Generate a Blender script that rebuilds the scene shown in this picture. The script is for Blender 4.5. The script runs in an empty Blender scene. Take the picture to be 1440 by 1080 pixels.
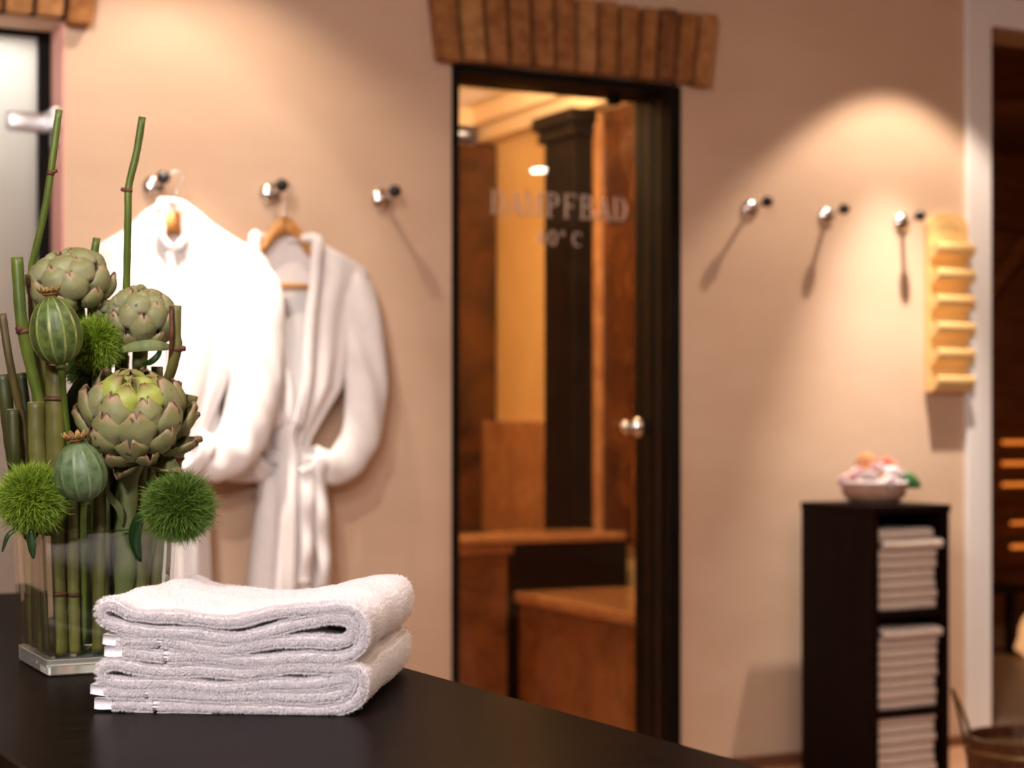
import bpy, bmesh, math, random
import numpy as np
from mathutils import Vector, Matrix, noise

random.seed(7)
RNG = np.random.default_rng(11)
C = bpy.context.scene.collection
SC = bpy.context.scene

# ------------------------------------------------------------------ camera
F_PX = 2500.0
TH = math.radians(27.0)
CAM = Vector((0.0, -4.63, 1.08))
FW = Vector((math.sin(TH), math.cos(TH), 0))
RT = Vector((math.cos(TH), -math.sin(TH), 0))
HOR = 595.0
cd = bpy.data.cameras.new('camera')
co = bpy.data.objects.new('camera', cd)
C.objects.link(co)
co.location = CAM
co.rotation_euler = (math.pi / 2, 0, -TH)
cd.sensor_width = 36
cd.lens = F_PX / 1440 * 36
cd.shift_y = (HOR - 540) / 1440
cd.clip_start = 0.05
cd.dof.use_dof = True
cd.dof.focus_distance = 1.97
cd.dof.aperture_fstop = 4.6
cd.dof.aperture_blades = 9
SC.camera = co

# ------------------------------------------------------------------ world, lights, exposure
SC.view_settings.view_transform = 'Standard'
SC.view_settings.look = 'None'
SC.view_settings.gamma = 1
SC.view_settings.use_curve_mapping = False
SC.view_settings.exposure = 0.35
wd = bpy.data.worlds.new('world')
SC.world = wd
wd.use_nodes = True
wd.node_tree.nodes['Background'].inputs[0].default_value = (0.9, 0.62, 0.42, 1)
wd.node_tree.nodes['Background'].inputs[1].default_value = 0.05


def light(name, kind, loc, target, power, col, size=0.1, sizey=None, spot=None, blend=0.4):
    ld = bpy.data.lights.new(name, kind)
    ld.energy = power
    ld.color = col
    if kind == 'AREA':
        ld.shape = 'RECTANGLE' if sizey else 'DISK'
        ld.size = size
        if sizey:
            ld.size_y = sizey
    else:
        ld.shadow_soft_size = size
    if kind == 'SPOT':
        ld.spot_size = math.radians(spot)
        ld.spot_blend = blend
    o = bpy.data.objects.new(name, ld)
    C.objects.link(o)
    o.location = loc
    d = Vector(target) - Vector(loc)
    o.rotation_euler = d.to_track_quat('-Z', 'Y').to_euler()
    return o


WARM = (1.0, 0.80, 0.62)
# wall washers over the coat hooks: each a reflector lamp with a wide spill and a tight core beam
light('downlight_lamp', 'SPOT', (1.40, -0.44, 2.6), (1.40, -0.42, 0), 26, WARM, 0.018, spot=112, blend=0.5)
light('downlight_lamp', 'SPOT', (1.38, -0.44, 2.6), (1.36, -0.20, 0.9), 230, (1.0, 0.88, 0.76), 0.018, spot=38, blend=1.0)
light('downlight_lamp', 'SPOT', (3.75, -0.44, 2.6), (3.75, -0.42, 0), 50, WARM, 0.018, spot=92, blend=0.3)
light('downlight_lamp', 'SPOT', (3.75, -0.44, 2.6), (3.72, -0.03, 0.55), 205, (1.0, 0.88, 0.75), 0.018, spot=40, blend=1.0)
# spot from the left that rakes over the robes
light('picture_lamp', 'SPOT', (0.25, -2.1, 2.6), (0.98, 0, 1.40), 72, (1.0, 0.88, 0.76), 0.03, spot=42, blend=0.22)
# unseen area lights at the counter; camera-side ones added to brighten towel fronts
light('counter_fill', 'AREA', (0.95, -3.35, 2.60), (0.72, -2.6, 0.8), 7, (1.0, 0.92, 0.88), 0.30)
light('counter_fill', 'AREA', (-0.50, -3.85, 2.60), (0.5, -2.5, 0.85), 30, (1.0, 0.92, 0.91), 0.30)
light('counter_fill', 'AREA', (-0.55, -4.45, 1.95), (0.6, -2.6, 0.85), 27, (1.0, 0.93, 0.93), 0.25)
# general room light
light('room_lamp', 'AREA', (2.6, -3.4, 2.62), (2.6, -3.4, 0), 27, (1.0, 0.77, 0.56), 2.2, 2.2)
# steam room: unseen lamp over its door, upward fill added for the ceiling
light('steam_lamp', 'AREA', (2.75, 0.50, 2.26), (3.2, 1.6, 0.9), 17, (1.0, 0.72, 0.42), 0.25)
light('steam_ceiling_fill', 'AREA', (2.6, 1.15, 2.20), (2.6, 1.25, 2.6), 24, (1.0, 0.76, 0.48), 0.8, 0.3)
# bright room behind the frosted door
light('backroom_lamp', 'AREA', (0.80, 0.36, 2.32), (0.85, 0.2, 2.0), 5.0, (1.0, 0.93, 0.84), 0.35)
# sauna behind the white door frame
light('sauna_lamp', 'AREA', (5.3, 0.9, 2.3), (5.8, 1.6, 0.4), 9, (1.0, 0.52, 0.25), 0.5)


# ------------------------------------------------------------------ pixel -> place on a real plane
def ray(px, py):
    return FW + RT * ((px - 720) / F_PX) + Vector((0, 0, (HOR - py) / F_PX))


def at_y(px, py, y=0.0):
    r = ray(px, py)
    return CAM + r * ((y - CAM.y) / r.y)


def at_z(px, py, z):
    r = ray(px, py)
    return CAM + r * ((z - CAM.z) / r.z)


def at_d(px, py, d):
    return CAM + ray(px, py) * d


# ------------------------------------------------------------------ materials
def mat(name, col, rough=0.6, metal=0.0, col2=None, scale=8.0, detail=4.0, stretch=(1, 1, 1), bump=0.0,
        bscale=None, bdist=0.002, ramp=(0.35, 0.65), coat=0.0, emit=None, estr=0.0, spec=0.5, sss=0.0, sheen=0.0,
        coord='Object', distort=0.0, trans=0.0):
    m = bpy.data.materials.new(name)
    m.use_nodes = True
    nt = m.node_tree
    b = nt.nodes['Principled BSDF']
    b.inputs['Base Color'].default_value = (*col, 1)
    b.inputs['Roughness'].default_value = rough
    b.inputs['Metallic'].default_value = metal
    b.inputs['Specular IOR Level'].default_value = spec
    b.inputs['Coat Weight'].default_value = coat
    b.inputs['Coat Roughness'].default_value = 0.08
    b.inputs['Sheen Weight'].default_value = sheen
    b.inputs['Transmission Weight'].default_value = trans
    if sss:
        b.inputs['Subsurface Weight'].default_value = sss
        b.inputs['Subsurface Radius'].default_value = (0.01, 0.01, 0.006)
        b.inputs['Subsurface Scale'].default_value = 0.5
    if emit:
        b.inputs['Emission Color'].default_value = (*emit, 1)
        b.inputs['Emission Strength'].default_value = estr
    tc = nt.nodes.new('ShaderNodeTexCoord')
    mp = nt.nodes.new('ShaderNodeMapping')
    mp.inputs['Scale'].default_value = stretch
    nt.links.new(tc.outputs[coord], mp.inputs[0])
    if col2:
        n = nt.nodes.new('ShaderNodeTexNoise')
        n.inputs['Scale'].default_value = scale
        n.inputs['Detail'].default_value = detail
        n.inputs['Distortion'].default_value = distort
        nt.links.new(mp.outputs[0], n.inputs['Vector'])
        r = nt.nodes.new('ShaderNodeValToRGB')
        r.color_ramp.elements[0].position = ramp[0]
        r.color_ramp.elements[1].position = ramp[1]
        r.color_ramp.elements[0].color = (*col, 1)
        r.color_ramp.elements[1].color = (*col2, 1)
        nt.links.new(n.outputs[0], r.inputs[0])
        nt.links.new(r.outputs[0], b.inputs['Base Color'])
    if bump:
        n2 = nt.nodes.new('ShaderNodeTexNoise')
        n2.inputs['Scale'].default_value = bscale or scale * 4
        n2.inputs['Detail'].default_value = 5
        nt.links.new(mp.outputs[0], n2.inputs['Vector'])
        bp = nt.nodes.new('ShaderNodeBump')
        bp.inputs['Strength'].default_value = bump
        bp.inputs['Distance'].default_value = bdist
        nt.links.new(n2.outputs[0], bp.inputs['Height'])
        nt.links.new(bp.outputs[0], b.inputs['Normal'])
    return m


def glass_sheet(name, tint=(0.93, 0.96, 0.94), ior=1.5, refl=(1, 1, 1)):
    """thin pane: what passes straight through, plus the Fresnel mirror of a glass surface"""
    m = bpy.data.materials.new(name)
    m.use_nodes = True
    nt = m.node_tree
    nt.nodes.remove(nt.nodes['Principled BSDF'])
    out = nt.nodes['Material Output']
    tr = nt.nodes.new('ShaderNodeBsdfTransparent')
    tr.inputs[0].default_value = (*tint, 1)
    gl = nt.nodes.new('ShaderNodeBsdfGlossy')
    gl.inputs['Roughness'].default_value = 0.01
    gl.inputs['Color'].default_value = (*refl, 1)
    fr = nt.nodes.new('ShaderNodeFresnel')
    geo = nt.nodes.new('ShaderNodeNewGeometry')    # leaving the pane the index is inverted, so both faces mirror alike
    ix = nt.nodes.new('ShaderNodeMix')
    ix.inputs[2].default_value = ior
    ix.inputs[3].default_value = 1.0 / ior
    nt.links.new(geo.outputs['Backfacing'], ix.inputs[0])
    nt.links.new(ix.outputs[0], fr.inputs['IOR'])
    mx = nt.nodes.new('ShaderNodeMixShader')
    nt.links.new(fr.outputs[0], mx.inputs[0])
    nt.links.new(tr.outputs[0], mx.inputs[1])
    nt.links.new(gl.outputs[0], mx.inputs[2])
    nt.links.new(mx.outputs[0], out.inputs[0])
    return m


def uv_ramp_mat(name, stops, rough=0.5, noise_amt=0.25, scale=60, sss=0.0, coat=0.0, bump=0.25, spots=None, axis='Y',
                stretch=(1, 1, 1)):
    """colour runs along the piece (UV) and is broken up by noise"""
    m = bpy.data.materials.new(name)
    m.use_nodes = True
    nt = m.node_tree
    b = nt.nodes['Principled BSDF']
    b.inputs['Roughness'].default_value = rough
    b.inputs['Coat Weight'].default_value = coat
    if sss:
        b.inputs['Subsurface Weight'].default_value = sss
        b.inputs['Subsurface Radius'].default_value = (0.006, 0.008, 0.003)
        b.inputs['Subsurface Scale'].default_value = 0.5
    tc = nt.nodes.new('ShaderNodeTexCoord')
    sp = nt.nodes.new('ShaderNodeSeparateXYZ')
    nt.links.new(tc.outputs['UV'], sp.inputs[0])
    mp = nt.nodes.new('ShaderNodeMapping')
    mp.inputs['Scale'].default_value = stretch
    nt.links.new(tc.outputs['Object'], mp.inputs[0])
    n = nt.nodes.new('ShaderNodeTexNoise')
    n.inputs['Scale'].default_value = scale
    n.inputs['Detail'].default_value = 5
    nt.links.new(mp.outputs[0], n.inputs['Vector'])
    ma = nt.nodes.new('ShaderNodeMath')
    ma.operation = 'MULTIPLY_ADD'
    nt.links.new(n.outputs[0], ma.inputs[0])
    ma.inputs[1].default_value = noise_amt
    nt.links.new(sp.outputs[axis], ma.inputs[2])
    sb = nt.nodes.new('ShaderNodeMath')
    sb.operation = 'SUBTRACT'
    nt.links.new(ma.outputs[0], sb.inputs[0])
    sb.inputs[1].default_value = noise_amt * 0.5
    r = nt.nodes.new('ShaderNodeValToRGB')
    e = r.color_ramp.elements
    e[0].position, e[0].color = stops[0][0], (*stops[0][1], 1)
    e[1].position, e[1].color = stops[-1][0], (*stops[-1][1], 1)
    for p, c in stops[1:-1]:
        k = e.new(p)
        k.color = (*c, 1)
    nt.links.new(sb.outputs[0], r.inputs[0])
    last = r.outputs[0]
    if spots:
        n3 = nt.nodes.new('ShaderNodeTexNoise')
        n3.inputs['Scale'].default_value = scale * 1.6
        n3.inputs['Detail'].default_value = 2
        nt.links.new(tc.outputs['Object'], n3.inputs['Vector'])
        r3 = nt.nodes.new('ShaderNodeValToRGB')
        r3.color_ramp.elements[0].position = 0.66
        r3.color_ramp.elements[1].position = 0.74
        nt.links.new(n3.outputs[0], r3.inputs[0])
        mx = nt.nodes.new('ShaderNodeMixRGB')
        nt.links.new(r3.outputs[0], mx.inputs[0])
        nt.links.new(last, mx.inputs[1])
        mx.inputs[2].default_value = (*spots, 1)
        last = mx.outputs[0]
    nt.links.new(last, b.inputs['Base Color'])
    bp = nt.nodes.new('ShaderNodeBump')
    bp.inputs['Strength'].default_value = bump
    bp.inputs['Distance'].default_value = 0.001
    nt.links.new(n.outputs[0], bp.inputs['Height'])
    nt.links.new(bp.outputs[0], b.inputs['Normal'])
    return m


M = {}
M['wall'] = mat('wall_plaster', (0.65, 0.455, 0.32), 0.85, col2=(0.70, 0.505, 0.365), scale=2.5, bump=0.5, bscale=70,
                stretch=(1, 1, 2.2), bdist=0.004)
M['wallback'] = mat('room_plaster', (0.55, 0.40, 0.30), 0.9, col2=(0.60, 0.44, 0.33), scale=2)
M['pink'] = mat('pink_reveal_plaster', (0.92, 0.48, 0.42), 0.8, col2=(0.93, 0.54, 0.47), scale=6, bump=0.2)
M['ceil'] = mat('ceiling_paint', (0.78, 0.68, 0.56), 0.9, col2=(0.8, 0.7, 0.58), scale=3)
M['floor'] = mat('terracotta_floor', (0.36, 0.17, 0.09), 0.45, col2=(0.45, 0.24, 0.13), scale=5, bump=0.1)
M['base'] = mat('dark_baseboard_wood', (0.16, 0.06, 0.03), 0.5, col2=(0.22, 0.09, 0.05), scale=10, stretch=(1, 8, 8))
M['mortar'] = mat('old_mortar', (0.035, 0.014, 0.006), 0.95, col2=(0.06, 0.025, 0.012), scale=40, bump=0.5)
M['brick1'] = mat('brick_orange', (0.25, 0.09, 0.022), 0.85, col2=(0.40, 0.17, 0.05), scale=30, bump=0.8, bdist=0.004)
M['brick2'] = mat('brick_brown', (0.15, 0.05, 0.014), 0.85, col2=(0.28, 0.105, 0.03), scale=30, bump=0.8, bdist=0.004)
M['brick3'] = mat('brick_tan', (0.34, 0.15, 0.045), 0.85, col2=(0.50, 0.24, 0.085), scale=30, bump=0.8, bdist=0.004)
M['blackframe'] = mat('black_bronze_frame', (0.0035, 0.0025, 0.002), 0.6, 0.0, col2=(0.007, 0.005, 0.0035), scale=9, spec=0.12)
M['brass'] = mat('brass_strip', (0.035, 0.02, 0.007), 0.5, 0.2, col2=(0.055, 0.03, 0.012), scale=20)
M['chrome'] = mat('chrome', (0.82, 0.81, 0.80), 0.12, 1.0)
M['steel'] = mat('satin_steel', (0.72, 0.71, 0.74), 0.38, 0.85)
M['blackknob'] = mat('black_knob', (0.008, 0.007, 0.007), 0.22)
M['glass'] = glass_sheet('door_glass', (0.94, 0.93, 0.90), 1.5)
M['etch'] = mat('etched_lettering', (0.78, 0.62, 0.50), 0.7)
M['whiteframe'] = mat('white_lacquer_frame', (0.88, 0.86, 0.85), 0.4, col2=(0.90, 0.88, 0.87), scale=3)
M['marble'] = mat('brown_marble', (0.12, 0.038, 0.011), 0.25, col2=(0.28, 0.105, 0.035), scale=5, detail=8, distort=1.5,
                  ramp=(0.3, 0.72), coat=0.3)
M['marblelight'] = mat('brown_marble_slab', (0.32, 0.13, 0.05), 0.25, col2=(0.50, 0.25, 0.11), scale=6, detail=8,
                       distort=1.5, ramp=(0.3, 0.7), coat=0.3)
M['marblered'] = mat('dark_red_marble', (0.04, 0.011, 0.003), 0.25, col2=(0.12, 0.040, 0.010), scale=4, detail=8, distort=1.5, coat=0.3)
M['marbledark'] = mat('black_marble', (0.003, 0.002, 0.0017), 0.4, col2=(0.009, 0.006, 0.0045), scale=7, detail=8,
                      distort=1.0, spec=0.15)
M['ochre'] = mat('ochre_stucco', (0.80, 0.52, 0.22), 0.6, col2=(0.85, 0.58, 0.27), scale=5)
M['steamceil'] = mat('steam_room_ceiling', (0.85, 0.66, 0.42), 0.7, col2=(0.87, 0.69, 0.45), scale=3)
M['cornice'] = mat('plaster_cornice', (0.80, 0.60, 0.38), 0.7, col2=(0.83, 0.64, 0.42), scale=5)
M['woodhanger'] = mat('hanger_beech', (0.52, 0.22, 0.05), 0.4, col2=(0.62, 0.30, 0.09), scale=14, stretch=(1, 6, 6))
M['woodrack'] = mat('rack_pine', (0.86, 0.55, 0.22), 0.45, col2=(0.90, 0.62, 0.28), scale=8, stretch=(1, 1, 10))
M['print'] = mat('rack_print', (0.42, 0.26, 0.12), 0.7)
M['robe'] = mat('waffle_cotton', (0.80, 0.76, 0.76), 0.9, col2=(0.83, 0.79, 0.79), scale=30, bump=0.25, bscale=260,
                sheen=0.2, spec=0.2)
M['terry'] = mat('terry_cotton', (0.86, 0.81, 0.83), 0.95, col2=(0.90, 0.86, 0.87), scale=90, bump=0.5, bscale=500,
                 bdist=0.001, spec=0.15, sheen=0.15)
M['hem'] = mat('woven_hem', (0.88, 0.84, 0.87), 0.8, col2=(0.92, 0.88, 0.90), scale=50, bump=0.4, bscale=300,
               stretch=(1, 6, 1), spec=0.2)
def pile_mat():
    m = bpy.data.materials.new('terry_loops')
    m.use_nodes = True
    nt = m.node_tree
    nt.nodes.remove(nt.nodes['Principled BSDF'])
    d = nt.nodes.new('ShaderNodeBsdfDiffuse')
    d.inputs[0].default_value = (0.97, 0.94, 0.95, 1)
    tl = nt.nodes.new('ShaderNodeBsdfTranslucent')
    tl.inputs[0].default_value = (0.97, 0.94, 0.95, 1)
    mx = nt.nodes.new('ShaderNodeMixShader')
    mx.inputs[0].default_value = 0.45
    nt.links.new(d.outputs[0], mx.inputs[1])
    nt.links.new(tl.outputs[0], mx.inputs[2])
    nt.links.new(mx.outputs[0], nt.nodes['Material Output'].inputs[0])
    return m


M['pile'] = pile_mat()
M['linen'] = mat('folded_linen', (0.72, 0.60, 0.53), 0.9, col2=(0.76, 0.64, 0.57), scale=25, bump=0.3, bscale=180,
                 spec=0.2)
M['wenge'] = mat('wenge_shelf_wood', (0.005, 0.0012, 0.0008), 0.6, col2=(0.010, 0.0024, 0.0015), scale=5, stretch=(7, 7, .7),
                 spec=0.12)
M['deskbody'] = mat('desk_side_wood', (0.06, 0.022, 0.016), 0.5, col2=(0.085, 0.034, 0.024), scale=8, stretch=(8, 8, 1))
M['pot'] = mat('clay_bowl', (0.50, 0.28, 0.20), 0.6, col2=(0.58, 0.35, 0.26), scale=20, bump=0.2)
M['bucket'] = mat('bucket_wood', (0.045, 0.011, 0.003), 0.35, col2=(0.085, 0.024, 0.007), scale=8, stretch=(6, 6, 1), coat=0.2)
M['bandmetal'] = mat('bucket_band', (0.16, 0.09, 0.03), 0.4, 0.7)
M['ladle'] = mat('ladle_wood', (0.62, 0.36, 0.17), 0.5, col2=(0.68, 0.42, 0.22), scale=12, stretch=(1, 1, 6))
M['saunawood'] = mat('sauna_wood', (0.12, 0.042, 0.012), 0.5, col2=(0.19, 0.07, 0.024), scale=5, stretch=(1, 1, 8))
M['saunafloor'] = mat('sauna_floor', (0.20, 0.14, 0.10), 0.5, col2=(0.26, 0.18, 0.13), scale=7)
M['ledstrip'] = mat('amber_light_strip', (0.9, 0.4, 0.1), 0.5, emit=(1.0, 0.25, 0.035), estr=0.7)
M['salt'] = mat('lit_salt_block', (0.9, 0.6, 0.35), 0.6, emit=(1.0, 0.50, 0.20), estr=0.55, col2=(0.95, 0.68, 0.42), scale=20,
                bump=0.6)
M['lampdisc'] = mat('lamp_disc', (1, 1, 1), 0.5, emit=(1.0, 0.90, 0.74), estr=130)
M['pinkflower'] = mat('pink_petals', (0.84, 0.50, 0.56), 0.6, col2=(0.92, 0.68, 0.72), scale=60, sss=0.1)
M['whiteflower'] = mat('blush_petals', (0.93, 0.80, 0.82), 0.6, col2=(0.96, 0.88, 0.88), scale=60, sss=0.1)
M['orangeflower'] = mat('orange_petals', (0.92, 0.42, 0.14), 0.6, col2=(0.94, 0.60, 0.34), scale=60, sss=0.1)
M['redflower'] = mat('coral_petals', (0.85, 0.16, 0.10), 0.6, col2=(0.90, 0.30, 0.20), scale=60, sss=0.1)
M['leaf'] = mat('dark_leaf', (0.02, 0.10, 0.025), 0.45, col2=(0.035, 0.15, 0.035), scale=30)
M['strapleaf'] = mat('strap_leaf', (0.008, 0.030, 0.005), 0.4, col2=(0.02, 0.06, 0.010), scale=20, stretch=(1, 1, .2))
M['stem_bright'] = mat('fresh_cane', (0.055, 0.088, 0.009), 0.42, col2=(0.105, 0.145, 0.018), scale=22, stretch=(3, 3, .5),
                       bump=0.2, bscale=60)
M['stem_dull'] = mat('olive_cane', (0.075, 0.072, 0.012), 0.5, col2=(0.15, 0.14, 0.03), scale=22, stretch=(3, 3, .4),
                     bump=0.3, bscale=60)
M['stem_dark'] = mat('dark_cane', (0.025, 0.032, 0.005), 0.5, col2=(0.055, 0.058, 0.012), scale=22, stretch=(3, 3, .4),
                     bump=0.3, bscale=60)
M['stem_brown'] = mat('brown_cane', (0.06, 0.042, 0.012), 0.5, col2=(0.12, 0.09, 0.025), scale=26, stretch=(3, 3, .4),
                      bump=0.3, bscale=60)
M['cane_cut'] = mat('cut_cane_pith', (0.42, 0.33, 0.15), 0.8, col2=(0.30, 0.20, 0.08), scale=90)
M['node_red'] = mat('red_cane_node', (0.045, 0.010, 0.004), 0.6, col2=(0.12, 0.040, 0.014), scale=90, bump=0.4)
M['petiole'] = mat('artichoke_stalk', (0.20, 0.23, 0.09), 0.6, col2=(0.10, 0.13, 0.03), scale=18, stretch=(3, 3, .4),
                   bump=0.5, bscale=40)
M['bract'] = uv_ramp_mat('artichoke_bract', [(0.0, (0.33, 0.32, 0.19)), (0.40, (0.24, 0.24, 0.11)), (0.74, (0.19, 0.195, 0.07)),
                                             (0.93, (0.34, 0.24, 0.13)), (1.05, (0.11, 0.05, 0.025))], 0.55, 0.40, 55,
                         sss=0.04, spots=(0.06, 0.045, 0.02), bump=0.35)
M['bracttop'] = uv_ramp_mat('artichoke_inner_bract', [(0.0, (0.38, 0.42, 0.08)), (0.6, (0.30, 0.34, 0.06)),
                                                      (0.92, (0.20, 0.14, 0.05)), (1.05, (0.10, 0.04, 0.02))], 0.5, 0.3, 45,
                            sss=0.05, bump=0.3)
M['bractcore'] = mat('artichoke_core', (0.05, 0.05, 0.015), 0.8, col2=(0.08, 0.08, 0.02), scale=30)
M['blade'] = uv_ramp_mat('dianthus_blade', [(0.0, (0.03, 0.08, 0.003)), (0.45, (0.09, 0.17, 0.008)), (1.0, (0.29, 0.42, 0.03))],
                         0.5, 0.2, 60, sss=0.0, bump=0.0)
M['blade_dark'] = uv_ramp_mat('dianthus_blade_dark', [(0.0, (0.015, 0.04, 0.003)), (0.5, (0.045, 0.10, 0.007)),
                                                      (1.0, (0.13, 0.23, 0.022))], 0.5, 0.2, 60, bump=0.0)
M['crown'] = mat('poppy_crown', (0.40, 0.25, 0.07), 0.6, col2=(0.16, 0.06, 0.02), scale=120, bump=0.4)


def pod_mat(name, base, stripe, blotch, sw):
    m = bpy.data.materials.new(name)
    m.use_nodes = True
    nt = m.node_tree
    b = nt.nodes['Principled BSDF']
    b.inputs['Roughness'].default_value = 0.45
    tc = nt.nodes.new('ShaderNodeTexCoord')
    sp = nt.nodes.new('ShaderNodeSeparateXYZ')
    nt.links.new(tc.outputs['UV'], sp.inputs[0])
    n = nt.nodes.new('ShaderNodeTexNoise')
    n.inputs['Scale'].default_value = 80
    n.inputs['Detail'].default_value = 6
    nt.links.new(tc.outputs['Object'], n.inputs['Vector'])
    r = nt.nodes.new('ShaderNodeValToRGB')
    r.color_ramp.elements[0].position = 0.38
    r.color_ramp.elements[1].position = 0.62
    r.color_ramp.elements[0].color = (*blotch, 1)
    r.color_ramp.elements[1].color = (*base, 1)
    nt.links.new(n.outputs[0], r.inputs[0])
    w = nt.nodes.new('ShaderNodeMath')   # stripes: distance to nearest of 12 ribs
    w.operation = 'MULTIPLY'
    w.inputs[1].default_value = 12
    nt.links.new(sp.outputs['X'], w.inputs[0])
    pp = nt.nodes.new('ShaderNodeMath')
    pp.operation = 'PINGPONG'
    pp.inputs[1].default_value = 0.5
    nt.links.new(w.outputs[0], pp.inputs[0])
    ad = nt.nodes.new('ShaderNodeMath')
    ad.operation = 'MULTIPLY_ADD'
    nt.links.new(n.outputs[0], ad.inputs[0])
    ad.inputs[1].default_value = 0.42
    nt.links.new(pp.outputs[0], ad.inputs[2])
    r2 = nt.nodes.new('ShaderNodeValToRGB')
    r2.color_ramp.elements[0].position = 0.17 + sw
    r2.color_ramp.elements[1].position = 0.30 + sw
    r2.color_ramp.elements[0].color = (1, 1, 1, 1)
    r2.color_ramp.elements[1].color = (0, 0, 0, 1)
    nt.links.new(ad.outputs[0], r2.inputs[0])
    mx = nt.nodes.new('ShaderNodeMixRGB')
    nt.links.new(r2.outputs[0], mx.inputs[0])
    nt.links.new(r.outputs[0], mx.inputs[1])
    mx.inputs[2].default_value = (*stripe, 1)
    nt.links.new(mx.outputs[0], b.inputs['Base Color'])
    return m


M['pod1'] = pod_mat('striped_pod_skin', (0.10, 0.155, 0.03), (0.27, 0.29, 0.09), (0.04, 0.06, 0.010), 0.04)
M['pod2'] = pod_mat('bluish_pod_skin', (0.12, 0.175, 0.085), (0.17, 0.21, 0.09), (0.055, 0.105, 0.03), 0.02)


def counter_mat():
    m = mat('dark_counter_wood', (0.0028, 0.0014, 0.001), 0.20, col2=(0.008, 0.004, 0.003), scale=6, stretch=(2, 12, 2),
            detail=6, bump=0.35, bscale=60, bdist=0.0008, spec=0.10)
    # satin lacquer: a steady thin mirror over the dark wood
    nt = m.node_tree
    b = nt.nodes['Principled BSDF']
    b.inputs['Specular IOR Level'].default_value = 0.0
    gl = nt.nodes.new('ShaderNodeBsdfGlossy')
    gl.inputs['Roughness'].default_value = 0.2
    gl.inputs['Color'].default_value = (1, 1, 1, 1)
    nt.links.new(nt.nodes['Bump'].outputs[0], gl.inputs['Normal'])
    mx = nt.nodes.new('ShaderNodeMixShader')
    mx.inputs[0].default_value = 0.085
    nt.links.new(b.outputs[0], mx.inputs[1])
    nt.links.new(gl.outputs[0], mx.inputs[2])
    nt.links.new(mx.outputs[0], nt.nodes['Material Output'].inputs[0])
    return m


M['counter'] = counter_mat()
M['vaseglass'] = glass_sheet('vase_glass', (0.955, 0.97, 0.945), 1.45)


def frosted():
    m = bpy.data.materials.new('frosted_glass')
    m.use_nodes = True
    nt = m.node_tree
    b = nt.nodes['Principled BSDF']
    b.inputs['Base Color'].default_value = (0.92, 0.92, 0.90, 1)
    b.inputs['Roughness'].default_value = 0.5
    out = nt.nodes['Material Output']
    tl = nt.nodes.new('ShaderNodeBsdfTranslucent')
    tl.inputs[0].default_value = (0.92, 0.92, 0.90, 1)
    mx = nt.nodes.new('ShaderNodeMixShader')
    mx.inputs[0].default_value = 0.92
    nt.links.new(b.outputs[0], mx.inputs[1])
    nt.links.new(tl.outputs[0], mx.inputs[2])
    nt.links.new(mx.outputs[0], out.inputs[0])
    return m


M['frosted'] = frosted()
bg = bpy.data.materials.new('vase_base_glass')
bg.use_nodes = True
_b = bg.node_tree.nodes['Principled BSDF']
_b.inputs['Base Color'].default_value = (0.84, 0.92, 0.84, 1)
_b.inputs['Roughness'].default_value = 0.02
_b.inputs['Transmission Weight'].default_value = 0.80  # diffuse share put in for the brightness of light focused in the base
_b.inputs['IOR'].default_value = 1.5
M['vasebase'] = bg


# ------------------------------------------------------------------ object helpers
def tag(o, label=None, cat=None, group=None, kind=None):
    if label:
        o['label'] = label
    if cat:
        o['category'] = cat
    if group:
        o['group'] = group
    if kind:
        o['kind'] = kind
    return o


def empty(name, loc=(0, 0, 0), label=None, cat=None, group=None, kind=None):
    o = bpy.data.objects.new(name, None)
    C.objects.link(o)
    o.location = loc
    o.empty_display_size = 0.05
    return tag(o, label, cat, group, kind)


def link(name, me, m=None, parent=None, smooth=False):
    if m is not None:
        me.materials.append(m)
    if smooth:
        me.polygons.foreach_set('use_smooth', [True] * len(me.polygons))
    o = bpy.data.objects.new(name, me)
    C.objects.link(o)
    if parent is not None:
        o.parent = parent
        if parent.parent is None:
            o.location = -Vector(parent.location)
    return o


def obj(name, bm, m, parent=None, smooth=False):
    """world-space bmesh -> one mesh object; parents stand unrotated so offset by their location"""
    me = bpy.data.meshes.new(name)
    bmesh.ops.recalc_face_normals(bm, faces=bm.faces)
    bm.to_mesh(me)
    bm.free()
    return link(name, me, m, parent, smooth)


def rebase(o, loc):
    """move a top-level mesh's origin to loc"""
    o.data.transform(Matrix.Translation(-Vector(loc)))
    o.location = loc
    return o


def box(bm, x0, x1, y0, y1, z0, z1, bev=0.0):
    vs = [bm.verts.new(p) for p in ((x0, y0, z0), (x1, y0, z0), (x1, y1, z0), (x0, y1, z0),
                                    (x0, y0, z1), (x1, y0, z1), (x1, y1, z1), (x0, y1, z1))]
    fs = [bm.faces.new([vs[i] for i in f]) for f in
          ((3, 2, 1, 0), (4, 5, 6, 7), (0, 1, 5, 4), (1, 2, 6, 5), (2, 3, 7, 6), (3, 0, 4, 7))]
    if bev:
        es = list({e for f in fs for e in f.edges})
        bmesh.ops.bevel(bm, geom=es, offset=bev, segments=2, affect='EDGES', profile=0.5)
    return vs


def bx(*a, bev=0.0):
    bm = bmesh.new()
    box(bm, *a, bev=bev)
    return bm


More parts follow.
